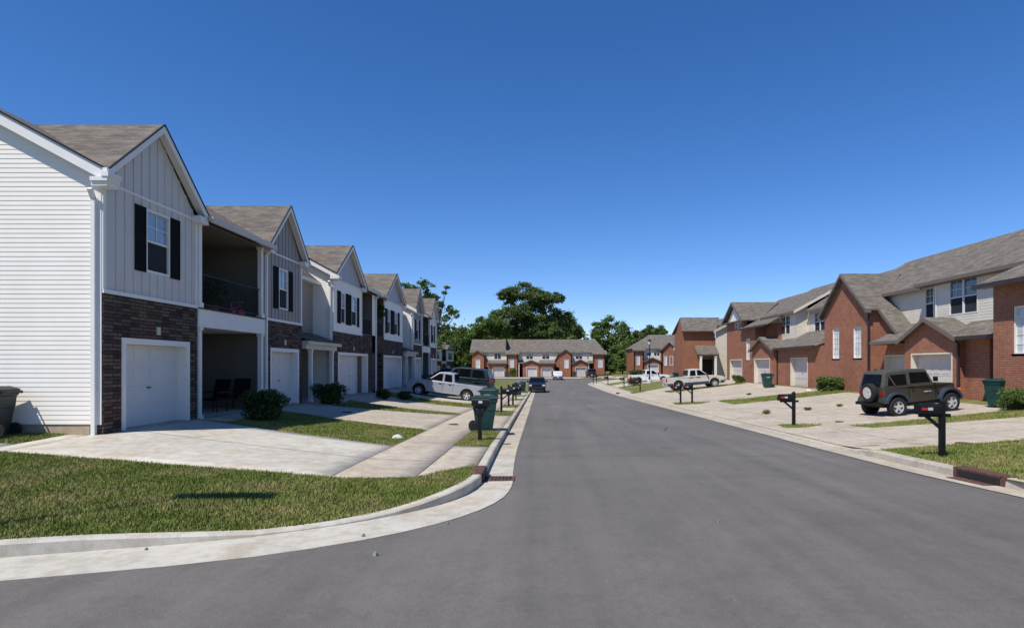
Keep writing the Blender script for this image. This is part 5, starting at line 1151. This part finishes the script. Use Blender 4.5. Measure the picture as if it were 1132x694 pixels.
mb_at(ml, -1.62, 34.8, 0, 'black mailbox fourth along the left kerb')
mb_at(ml, -1.82, 43.8, 0, 'small black mailbox before the far green bin at the left kerb')

def wheelie_bin(body='bin_green', lid='bin_dark'):
    root = empty('wheelie_bin', (0,0,0))
    m = MB(); a, b = [(-.24,-.27),(.24,-.27),(.24,.25),(-.24,.25)], [(-.33,-.40),(.33,-.40),(.33,.36),(-.33,.36)]
    lv = [(.06,0,1),(.62,.62,1),(.64,.64,1.03),(.88,.9,1.0),(.90,.93,1.06),(1.0,1.,1.06)]
    for z, t, s_ in lv: m.v += [((p[0]+(q[0]-p[0])*t)*s_, (p[1]+(q[1]-p[1])*t)*s_, z) for p, q in zip(a, b)]
    for k in range(len(lv)-1):
        for i in range(4): j = (i+1) % 4; m.f.append((4*k+i, 4*k+j, 4*k+4+j, 4*k+4+i))
    m.f.append((3,2,1,0)); m.f.append(tuple(range(len(m.v)-4, len(m.v)))); m.build('body', M[body], root, bevel=.02)
    m = MB(); L = [(-.37,-.45,1.0),(.37,-.45,1.0),(.37,.40,1.0),(-.37,.40,1.0)]; m.v += L + [(x*.97, y*.97, 1.035) for x, y, z in L] + [(x*.7, y*.66-.0, 1.10) for x, y, z in L]
    for k in (0, 4):
        for i in range(4): j = (i+1) % 4; m.f.append((k+i, k+j, k+4+j, k+4+i))
    m.f += [(3,2,1,0), (8,9,10,11)]; m.build('lid', M[lid], root, bevel=.01)
    m = MB(); m.tube((-.28,.47,.98),(.28,.47,.98),.018); m.box(-.29,-.25,.34,.48,.94,1.0); m.box(.25,.29,.34,.48,.94,1.0); m.build('handle', M[lid], root)
    for sg in (-1, 1):
        m = MB(); m.lathe([(.03,-.03),(.14,-.03),(.15,0),(.14,.03),(.03,.03)], (sg*.27,.33,.15), 'x', 18); m.build('wheel', M['rubber'], root)
    for sg in (-1, 1):                                  # two-line stamp on each flank, too small to read
        m = MB()
        for r_, row in enumerate(((.05,.03,.045,.04,.05), (.03,.045,.035))):
            y = -sum(row)/2-.01*len(row)/2
            for w_ in row: m.box(sg*.300,sg*.330,y,y+w_,.80-r_*.05,.828-r_*.05); y += w_+.012
        m.build('stamp', M['mark_white'], root)
    return root
wb = wheelie_bin(); wg = wheelie_bin('bin_grey', 'bin_grey')
GB = 'wheelie bins along the street'
def bin_at(src, x, y, rz, label, z=None): put(src, (x, y, (g(x, y) if z is None else z)+.015), rz, label, 'bin', GB)
bin_at(wg, -11.95, 13.02, rad(-80), 'charcoal wheelie bin against the white siding end wall, cut by the left picture edge')
bin_at(wb, -1.80, 18.95, rad(97), 'green wheelie bin on the kerb grass right behind the nearest left mailbox')
bin_at(wb, -2.5, 28.9, rad(80), 'green wheelie bin by the tail of the silver pickup')
bin_at(wb, -2.0, 52.0, rad(90), 'green wheelie bin near the left kerb before the black car')
bin_at(wb, -1.9, 62.5, rad(180), 'farthest green wheelie bin at the left kerb')
bin_at(wb, 17.75, 23.3, rad(-75), 'green wheelie bin between the off-road vehicle and the right edge shrub')
bin_at(wb, 17.2, 45.7, rad(-100), 'green wheelie bin before the garage of the farther brick house on the right')
bin_at(wb, 15.0, 66.8, 0, 'green bin seen above the bed of the tan pickup')
bin_at(wb, -6.9, 122.1, 0, 'small dark bin by the left garage of the far brick row', -.45)
bin_at(wb, 2.45, 121.9, 0, 'small dark bin between the two far garages and the arch', -.45)
bin_at(wb, 6.75, 121.9, 0, 'small dark bin left of the far right garage', -.45)

def street_lamp(x, y, label, hgt=5.0, base=True):
    z = g(x, y); root = empty('street_lamp', (x, y, z), 0, label, 'street lamp', 'black lantern street lamps')
    if base: m = MB(); m.lathe([(.30,-.2),(.30,.38),(.27,.42)], (0,0,0), 'z', 20); m.build('base', M['rock'], root)
    m = MB(); m.lathe([(.12,.4),(.11,.7),(.065,.8),(.055,hgt-.1),(.09,hgt-.06),(.09,hgt)], (0,0,0), 'z', 12); m.build('pole', M['black'], root, smooth=True)
    m = MB(); m.lathe([(.09,hgt),(.16,hgt+.12),(.2,hgt+.45),(.19,hgt+.46)], (0,0,0), 'z', 10); m.build('lantern', M['lamp_lens'], root)
    m = MB(); m.lathe([(.25,hgt+.46),(.16,hgt+.6),(.05,hgt+.68),(.02,hgt+.8)], (0,0,0), 'z', 10); m.build('cap', M['black'], root)
street_lamp(13.15, 72.9, 'black lantern street lamp on a round white concrete base, left of the tan pickup', 4.6)
street_lamp(16.9, 76.0, 'second black lantern street lamp, behind the tan pickup bed', 3.5, False)
# unseen mast added outside the picture to cast a shadow on the lawn
root = empty('lawn_shadow_mast', (-8.6, 4.3, .1), 0, 'tall unseen mast added left of the picture edge to shade the lawn', 'shadow caster')
z0 = .1
m = MB(); m.lathe([(.1,0),(.09,.5),(.06,6.3)], (0,0,0), 'z', 12); m.build('pole', M['rim'], root, smooth=True)
m = MB(); m.tube((0,0,6.2),(1.0,.9,6.5),.025); m.build('arm', M['rim'], root)
m = MB(); m.v = []; m.box(-.55,.75,-.16,.16,-.06,.07); h_ = m.build('shadow_head', M['rim'], root, bevel=.04); h_.location = (1.35,1.0,6.52); h_.rotation_euler = (0,0,rad(8))

# drain inlets
def inlet_left():
    r = empty('storm_drain', (-1.1, 11.0, float(zr(11))), 0, 'rusty storm drain at the left kerb return, crossing the pale gutter', 'storm drain')
    m = MB(); m.box(-.17,.06,-.42,.42,.155,.185); m.build('hood', M['rust'], r)
    m = MB(); m.box(.06,.085,-.4,.4,.0,.17); m.build('throat', M['dark'], r)
    m = MB()
    m.box(.09,.62,-.22,.22,-.02,.022)
    m.build('grate_frame', M['rust'], r)
    m = MB()
    for i in range(7): m.box(.13+i*.066,.16+i*.066,-.18,.18,.022,.03)
    m.build('grate', M['dark'], r)
inlet_left()
def inlet_right(x, y, label, s=1., rz=0):
    r = empty('storm_drain', (x, y, float(zr(y))), rz, label, 'storm drain'); r.scale = (s,)*3
    m = MB(); m.box(0,.3,-.5,.5,.135,.19); m.box(0,.3,-.56,-.46,.0,.19); m.box(0,.3,.46,.56,.0,.19); m.build('hood', M['rust'], r, bevel=.01)
    m = MB(); m.box(-.012,.25,-.46,.46,.02,.135); m.build('throat', M['dark'], r)
    m = MB(); m.box(-.26,-.02,-.42,.42,.0,.018); m.build('grate', M['rust'], r, bevel=.005)
inlet_right(7.80, 10.75, 'rusty storm drain with dark slot in the kerb below the nearest right mailbox', rz=rad(6))
inlet_right(7.62, 60.5, 'small rusty storm drain by the mailbox near the lamp post', .9)
# covers set in the driveways
def cover(x, y, r, label, mat='rust'):
    z = g(x, y)+.016; m = MB(); m.lathe([(r,0),(r,.012),(r*.9,.018)], (0,0,0), 'z', 20)
    k = 8
    o = m.build('utility_cover', M[mat]); o.location = (x, y, z); tag(o, label, 'cover', 'covers set in the driveways')
cover(10.63, 15.1, .20, 'reddish round cover in the near right driveway behind the largest mailbox')
cover(10.92, 22.0, .16, 'dark round cover in the driveway beside the off-road vehicle', 'dark')
cover(-3.0, 20.6, .17, 'dark round cover in the left sidewalk behind the grass with the white rock', 'dark')
cover(-7.3, 22.6, .2, 'round cover in the shaded second driveway on the left', 'dark')

def rock(x, y, s, label, mat='rock'):
    m = MB(); n = 9
    pr_ = [(.02,-.3),(.7,-.2),(1,.15),(.8,.5),(.4,.72),(.02,.78)]
    m.lathe([(a*s, b*s) for a, b in pr_], (0,0,0), 'z', n); m.v = [(a*(1+R.uniform(-.15,.2)), b*(1+R.uniform(-.15,.2)), c) for a, b, c in m.v]
    o = m.build('rock', M[mat], smooth=True); o.location = (x, y, g(x, y)+.02); tag(o, label, 'rock'); return o
rock(-3.72, 15.6, .14, 'white rock on the small lawn between the first two left driveways')
rock(17.3, 38.9, .19, 'white round stone at the left end of the shrub under the two tall windows')
def crack(pts, w, seed):
    r = random.Random(seed); P = []
    for (x0, y0), (x1, y1) in zip(pts, pts[1:]):
        k = max(2, int(math.hypot(x1-x0, y1-y0)/.12))
        for i in range(k): P.append((x0+(x1-x0)*i/k+r.uniform(-.03,.03), y0+(y1-y0)*i/k+r.uniform(-.03,.03)))
    P.append(pts[-1]); m = MB(); n = len(P)
    for i, (x, y) in enumerate(P):
        a = P[max(0, i-1)]; b = P[min(n-1, i+1)]; dx, dy = b[0]-a[0], b[1]-a[1]; L = math.hypot(dx, dy) or 1; ww = w*r.uniform(.3, 1)*min(1, (i+.3)/3, (n-i)/3); z = float(zr(y))+.004
        m.v += [(x-dy/L*ww, y+dx/L*ww, z), (x+dy/L*ww, y-dx/L*ww, z)]
    for i in range(n-1): m.f.append((2*i, 2*i+1, 2*i+3, 2*i+2))
    tag(m.build('road_crack', M['joint_tar']), kind='structure')
M['joint_tar'] = plain('tar', (.035,.034,.034), .8, .3, 12)
for k, (pts, w_) in enumerate([([(3.45,26.9),(3.9,26.3),(4.3,26.5),(4.9,25.9)], .07), ([(2.8,41.6),(3.4,41.2)], .09), ([(3.3,26.8),(2.7,33),(2.9,40)], .012), ([(4.2,20.5),(4.6,22),(5.0,21.6)], .03),
        ([(-.5,30.4),(1.9,30.1)], .02), ([(-.55,14.05),(3,14.3),(7.1,14.0)], .009)]): crack(pts, w_, k)
# loose gravel
m = MB()
for i in range(60):
    x, y = R.uniform(-4, 7), R.uniform(4.6, 12); z = float(zr(y)); s = R.uniform(.003,.008)
    if x < -.2 and y < 8+(-x): 
        if R.random() < .6: continue
    m.tube((x,y,z),(x+R.uniform(-s,s),y,z+s),s,s*.5,6)
for (x, y, s) in ((-1.75,6.35,.03),(-2.1,7.1,.025),(-4.3,6.55,.02),(-1.2,7.7,.02),(2.3,7.8,.02)): m.tube((x,y,float(zr(y))),(x+s*.3,y,float(zr(y))+s*1.4),s,s*.6,7)
tag(m.build('gravel', M['gravel']), 'loose pebbles scattered on the asphalt and gutter', 'gravel', kind='stuff')

# ------------------------------------------------------------------ plants
def leaves(clumps, per, size, seed, soft=False):
    r = np.random.default_rng(seed); V = []
    for (x, y, z, rx, ry, rz_) in clumps:
        n = int(per*(rx*ry*rz_)**(1/1.5)) if per > 0 else -per
        n = max(n, 20); d = r.normal(size=(n, 3)); d /= np.linalg.norm(d, axis=1)[:, None]; q = np.clip(np.abs(r.normal(0, .62, n)), 0, 1.7) if soft else r.uniform(.35, 1.0, n)**.6
        V.append(np.column_stack([x+d[:, 0]*rx*q, y+d[:, 1]*ry*q, z+d[:, 2]*rz_*q]))
    C = np.vstack(V); n = len(C); s = size*r.uniform(.55, 1.3, n)
    a = r.normal(size=(n, 3)); a /= np.linalg.norm(a, axis=1)[:, None]; b = np.cross(a, r.normal(size=(n, 3))); b /= np.linalg.norm(b, axis=1)[:, None]
    a *= s[:, None]; b *= (s*.6)[:, None]
    Q = np.stack([C-a, C-b*.9, C+a, C+b*.9], 1).reshape(-1, 3); return Q, np.arange(4*n).reshape(n, 4)
def tree(name, label, x, y, z0, trunk_h, big, mat, size, per, seed, group=None, sub=.42, nsub=17, tr=.35, gap=0.):
    """big: crown ellipsoids (dx, dy, z, rx, ry, rz); each is broken into many smaller clumps"""
    root = empty(name, (x, y, z0), R.uniform(0, .3), label, 'tree', group); r = random.Random(seed); cl = []
    for (dx, dy, z, rx, ry, rz_) in big:
        for k in range(nsub):
            t, p = r.uniform(0, 2*PI), math.acos(r.uniform(-.8, 1)); q = r.uniform(.55, 1.02); f = sub*r.uniform(.65, 1.25)
            if r.random() < gap: continue
            cl.append((dx+math.cos(t)*math.sin(p)*rx*q, dy+math.sin(t)*math.sin(p)*ry*q, z+math.cos(p)*rz_*q, rx*f, ry*f, rz_*f*.8))
    V, F = leaves(cl, per, size, seed, True); np_mesh('crown', V, F, M[mat], root)
    m = MB(); m.tube((0,0,-.4),(.1,0,trunk_h*.55),tr,tr*.75,10); m.tube((.1,0,trunk_h*.55),(0,.1,trunk_h),tr*.75,tr*.5,10)
    for (dx, dy, z, rx, ry, rz_) in big[:14]:
        s = (0, .1, min(trunk_h, z-rz_*.5)); e = (dx, dy, z+rz_*.3); mid_ = tuple((a*.45+b*.55) for a, b in zip(s, e)); mid_ = (mid_[0]+r.uniform(-.3,.3), mid_[1], mid_[2]-.3)
        m.tube(s, mid_, tr*.42, tr*.26, 7); m.tube(mid_, e, tr*.26, tr*.08, 6)
    for c in cl[::3]: 
        j = min(big, key=lambda q: (q[0]-c[0])**2+(q[1]-c[1])**2+(q[2]-c[2])**2); m.tube((j[0],j[1],j[2]), (c[0],c[1],c[2]), tr*.09, tr*.03, 5)
    m.build('trunk', M['wood'], root, smooth=True); return root
def px(p, Y): return (p-598)*Y/665
def pz(q, Y): return 1.9-(q-404)*Y/665
def ptree(name, label, Y, base, blobs, mat, seed, size=.25, per=400, group='trees beyond the houses', **k):
    """blobs given as (pixel x, pixel y, half width px, half height px) read off the photo at depth Y, turned into metres"""
    s = Y/665; x0 = px(sum(b[0] for b in blobs)/len(blobs), Y); r = random.Random(seed)
    big = [(px(b[0], Y)-x0, r.uniform(-1, 1)*b[2]*s*.9, pz(b[1], Y)-base, b[2]*s, b[2]*s, b[3]*s) for b in blobs]
    th = min(b[2]-b[5]*.4 for b in big); th = max(2., th)
    return tree(name, label, x0, Y, base, th, big, M and mat, size, per, seed, group, **k)
ptree('oak_tree', 'tall dark oak rising above the roofs of the far brick row', 158, -.5, [(578,324,16,9),(594,330,16,10),(562,332,9,7),(560,326,10,7),(606,338,13,10),(618,328,8,6),(570,350,16,14),(590,352,18,16),(608,358,16,14),(578,366,18,12),(598,368,18,12)], 'leaf_dark', 11, .27, 400, tr=.7, sub=.34, nsub=22)
ptree('broadleaf_tree', 'dark rounded tree right of the tall oak', 162, -.5, [(620,352,11,9),(628,360,10,10),(618,366,12,9),(634,364,7,8)], 'leaf_dark', 12, tr=.4)
ptree('broadleaf_tree', 'thin loose-crowned tree at the right end of the dark oak group', 166, -.5, [(638,366,5,7),(641,371,4,6)], 'leaf_mid', 13, tr=.25, gap=.25)
ptree('broadleaf_tree', 'yellow-green tree just left of the tall oak', 150, -.5, [(545,358,12,10),(552,350,10,9),(536,366,11,9),(556,366,12,10)], 'leaf_light', 14, tr=.35)
ptree('broadleaf_tree', 'mid green tree behind the left end of the far brick roof', 156, -.5, [(528,366,9,8),(524,376,10,9),(532,356,5,6),(536,380,11,9)], 'leaf_mid', 15, tr=.35)
ptree('broadleaf_tree', 'bright green tree filling the gap right of the distant pale townhouse', 152, -.5, [(513,376,9,9),(512,390,9,10),(516,402,9,9),(509,368,6,7)], 'leaf_light', 16, tr=.35)
ptree('broadleaf_tree', 'dark tree low behind the gap between the left row and the far brick row', 165, -.5, [(504,385,9,12),(518,395,9,9),(498,366,7,8)], 'leaf_dark', 17, tr=.35)
ptree('tall_sparse_tree', 'tall sparse tree with gaps and dead twigs behind the last roofs of the left row', 92, -.3, [(450,316,5,4),(457,320,6,5),(466,314,6,5),(473,318,7,5),(472,328,8,6),(462,330,7,5),(482,330,4,4),(486,336,5,4),(494,318,3,2),(491,325,3,3),(497,343,5,5),(505,347,4,5),(492,352,6,4),(484,347,5,6),(480,360,8,7),(491,366,8,8),(488,378,9,8)], 'leaf_mid', 18, .17, 520, tr=.35, sub=.5, nsub=11, gap=.10)
ptree('broadleaf_tree', 'round green tree right of the far brick row', 140, -.4, [(664,362,9,8),(676,360,10,9),(690,366,8,8),(668,376,11,10),(684,380,12,11),(674,392,13,11),(660,370,7,7),(694,376,6,7)], 'leaf_mid', 19, tr=.4)
ptree('broadleaf_tree', 'dark tree behind the brick house beyond the lamp post', 150, -.3, [(706,374,9,8),(714,372,8,8),(702,386,9,9),(718,364,5,5)], 'leaf_dark', 20, tr=.4)
ptree('broadleaf_tree', 'pale green treetop above the roof beyond the lamp post', 175, -.3, [(728,365,6,6),(733,368,5,5),(724,370,5,5)], 'leaf_light', 21, tr=.3)
ptree('bushy_tree', 'dense low bright green tree between the far brick row and the right-hand brick house', 131, -.1, [(688,396,9,8),(694,402,8,7),(682,404,8,6)], 'leaf_light', 22, tr=.2, per=420)
ptree('bushy_tree', 'dark low tree beside the right end wall of the far brick row', 133, -.1, [(673,400,6,8),(676,407,6,5)], 'leaf_dark', 23, tr=.2, per=420)
m_rng = random.Random(5)
cl = [(m_rng.uniform(-95, 110), m_rng.uniform(195, 240), m_rng.uniform(0, 10.0), 4.5, 4, 3.5) for i in range(300)]
cl += [(m_rng.uniform(-30, 12), m_rng.uniform(170, 185), m_rng.uniform(0, 11.0), 4, 3, 3) for i in range(90)]
V, F = leaves(cl, 60, .7, 40, True); tag(np_mesh('woodland', V, F, M['leaf_mid']), 'far low woodland closing the view behind the houses', 'woodland', kind='stuff')
cl = [(m_rng.uniform(-34, -12.5), m_rng.uniform(152, 172), m_rng.uniform(0, 9.0), 3, 3, 2.6) for i in range(60)]
V, F = leaves(cl, 120, .4, 41, True); tag(np_mesh('thicket', V, F, M['leaf_mid']), 'leafy thicket behind the distant pale townhouse', 'thicket', kind='stuff')

def shrub(x, y, w, d, hh, mat, label, seed, size=.035, per=900, cat='shrub', spiky=False, name='shrub'):
    z = g(x, y); root = empty(name, (x, y, z), 0, label, cat); r = random.Random(seed); cl = []
    for k in range(26):
        t = r.uniform(0, 2*PI); q = r.uniform(0, 1)**.5; zz = r.uniform(.2, .8)
        cl.append((math.cos(t)*q*w*.36, math.sin(t)*q*d*.36, hh*zz, w*.2, d*.2, hh*.24))
    V, F = leaves(cl, -per//26, size, seed); np_mesh('foliage', V, F, M[mat], root)
    m = MB()
    for k in range(9): t = r.uniform(0, 2*PI); m.tube((0,0,-.05),(math.cos(t)*w*.3, math.sin(t)*d*.3, hh*.7),.014,.006,5)
    m.build('stems', M['wood'], root); return root
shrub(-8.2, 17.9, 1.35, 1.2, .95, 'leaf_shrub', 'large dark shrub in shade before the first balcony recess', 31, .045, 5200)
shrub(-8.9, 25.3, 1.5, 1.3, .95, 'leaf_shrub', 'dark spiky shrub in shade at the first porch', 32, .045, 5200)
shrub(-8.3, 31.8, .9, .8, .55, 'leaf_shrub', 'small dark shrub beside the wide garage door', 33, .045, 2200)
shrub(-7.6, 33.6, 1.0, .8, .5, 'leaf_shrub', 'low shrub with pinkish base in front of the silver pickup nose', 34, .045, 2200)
shrub(18.15, 37.6, 2.0, .9, .95, 'leaf_mid', 'bright green shrub under the two tall windows of the steep-gabled house', 35, .05, 6000)
shrub(17.4, 21.85, 1.4, 1.2, .85, 'leaf_mid', 'green shrub at the right picture edge before the projecting brick wing', 36, .035, 7000)
shrub(18.2, 55.3, 1.3, .8, .75, 'leaf_light', 'small yellow-green shrub between the far right garages', 37, .06, 2500)
shrub(11.0, 71.5, 1.5, 1.2, 1.1, 'leaf_dry', 'brown dried shrub before the white pickup', 38, .06, 2500)
shrub(-5.7, 121.6, 1.6, 1.0, 2.0, 'leaf_mid', 'green shrub beside the left far garage', 39, .12, 1800).location.z = -.45
shrub(11.9, 121.4, 2.8, 1.0, .6, 'leaf_mid', 'low hedge under the window of the far right townhouse', 42, .12, 1500).location.z = -.45
shrub(18.2, 112.9, 3.4, 1.0, .9, 'leaf_dark', 'dark low hedge under the right-hand far brick house', 43, .12, 1800).location.z = .2
def weed(x, y, s, seed, label): 
    o = shrub(x, y, s, s*.7, s*.45, 'leaf_mid', label, seed, .02, 700, 'weed', name='weed_tuft')
weed(12.2, 27.5, .35, 51, 'weed tuft growing in the driveway crack, middle of the three'); weed(14.0, 28.2, .3, 52, 'weed tuft growing in the driveway crack nearest the off-road vehicle'); weed(10.1, 26.9, .5, 53, 'flat weed tuft in the driveway crack right behind the second mailbox')
weed(14.0, 37.0+3.5, .35, 54, 'weed tuft in the paving before the farther garages')

# things on the balcony and porch of the end unit
fz = .37+3.12
root = empty('tricycle', (-10.25, 20.1, fz), rad(75), "child's red and pink tricycle on the first balcony", 'tricycle')
for (x, y, r_) in ((.32,0,.16),(-.22,.18,.11),(-.22,-.18,.11)):
    m = MB(); m.lathe([(.02,-.02),(r_,-.025),(r_,.025),(.02,.02)], (x,y,r_), 'y', 18); m.build('wheel', M['pink'], root)
m = MB(); m.tube((.32,0,.16),(.22,0,.52),.018); m.tube((.24,0,.42),(-.22,0,.2),.02); m.tube((-.22,-.18,.11),(-.22,.18,.11),.012); m.build('frame', M['redp'], root)
m = MB(); m.box(-.22,.0,-.1,.1,.3,.34); m.box(-.25,-.22,-.1,.1,.3,.48); m.build('seat', M['pink'], root)
m = MB(); m.tube((.22,-.2,.55),(.22,.2,.55),.014); m.build('handlebar', M['mark_white'], root)
root = empty('potted_plant', (-10.45, 19.1, fz), 0, 'bushy dark potted plant standing on the first balcony', 'plant')
m = MB(); m.lathe([(.15,0),(.22,.34),(.24,.36),(.2,.34)], (0,0,0), 'z', 16); m.build('pot', M['pot'], root)
V, F = leaves([(R.uniform(-.25,.25), R.uniform(-.25,.25), R.uniform(.5,1.2), .28,.28,.25) for i in range(14)], -110, .06, 61); np_mesh('foliage', V, F, M['leaf_shrub'], root)
root = empty('hanging_plant', (-9.95, 37.15, 5.3), 0, 'leafy hanging basket in the narrow balcony of the fourth left townhouse', 'plant')
m = MB(); m.tube((0,0,0),(0,0,.7),.006); m.lathe([(.05,-.25),(.18,-.12),(.2,0)], (0,0,0), 'z', 12); m.build('basket', M['wood'], root)
V, F = leaves([(R.uniform(-.2,.2), R.uniform(-.2,.2), R.uniform(-.4,.25), .22,.22,.2) for i in range(12)], -90, .06, 62); np_mesh('foliage', V, F, M['leaf_shrub'], root)
def chair(x, y, rz, label):
    root = empty('patio_chair', (x, y, .40), rz, label, 'chair', 'dark chairs under the first balcony')
    m = MB(); m.box(-.27,.27,-.26,.28,.38,.45); m.build('seat', M['shutter'], root)
    m = MB(); m.prism([(-.27,.24,.42),(.27,.24,.42),(.27,.42,1.05),(-.27,.42,1.05)], (0,.04,0)); m.build('backrest', M['shutter'], root)
    for a in (-.25,.25):
        for b in (-.24,.26): m = MB(); m.tube((a,b,0),(a,b,.4),.018); m.build('leg', M['black'], root)
        m = MB(); m.box(a-.03,a+.03,-.24,.32,.62,.65); m.build('armrest', M['black'], root)
chair(-10.6, 19.55, rad(-8), 'dark chair under the first balcony, nearer one')
chair(-10.45, 20.75, rad(6), 'dark chair under the first balcony, farther one')

# ------------------------------------------------------------------ light, sky, camera
EL, AZ = 60., math.atan2(.40, .42)                 # light travels toward (+x .40, +y .42, -1)
d = np.array([.42, .47, -1.]); d /= np.linalg.norm(d)
sun = D.lights.new('sun', 'SUN'); sun.energy = 4.4; sun.angle = rad(.53); sun.color = (1., .955, .89)
so = D.objects.new('sun', sun); COL.objects.link(so)
from mathutils import Vector
so.rotation_euler = Vector((-d[0], -d[1], -d[2])).to_track_quat('Z', 'Y').to_euler(); so.location = (-20, -20, 40)
w = D.worlds.new('World'); SC.world = w; w.use_nodes = True; nt = w.node_tree
sky = nt.nodes.new('ShaderNodeTexSky'); sky.sky_type = 'NISHITA'; sky.sun_disc = False
sky.sun_elevation = math.asin(-d[2]); sky.sun_rotation = math.atan2(-d[0], -d[1]); sky.altitude = 150; sky.air_density = .85; sky.dust_density = 0; sky.ozone_density = 5
bg = nt.nodes['Background']; bg.inputs['Strength'].default_value = .110; hs = nt.nodes.new('ShaderNodeHueSaturation'); hs.inputs['Saturation'].default_value = 1.22; nt.links.new(sky.outputs[0], hs.inputs['Color'])
tn = nt.nodes.new('ShaderNodeMix'); tn.data_type = 'RGBA'; tn.blend_type = 'MULTIPLY'; tn.inputs[0].default_value = 1; tn.inputs[7].default_value = (1.07, 1.0, 1.14, 1); nt.links.new(hs.outputs[0], tn.inputs[6]); nt.links.new(tn.outputs[2], bg.inputs[0])
cam = D.cameras.new('camera'); cam.sensor_width = 36; cam.lens = 665/1132*36; cam.shift_x = -32/1132; cam.shift_y = 57/1132; cam.clip_end = 4000; cam.clip_start = .1
co = D.objects.new('camera', cam); COL.objects.link(co); co.location = (0, 0, 1.9); co.rotation_euler = (rad(90), 0, 0); SC.camera = co
vs = SC.view_settings; SC.display_settings.display_device = 'sRGB'; vs.view_transform = 'Standard'; vs.look = 'None'; vs.gamma = 1; vs.exposure = .25; vs.use_curve_mapping = False
SC.cycles.max_bounces = 6; SC.cycles.diffuse_bounces = 3; SC.cycles.glossy_bounces = 3; SC.cycles.transmission_bounces = 2; SC.cycles.use_denoising = True
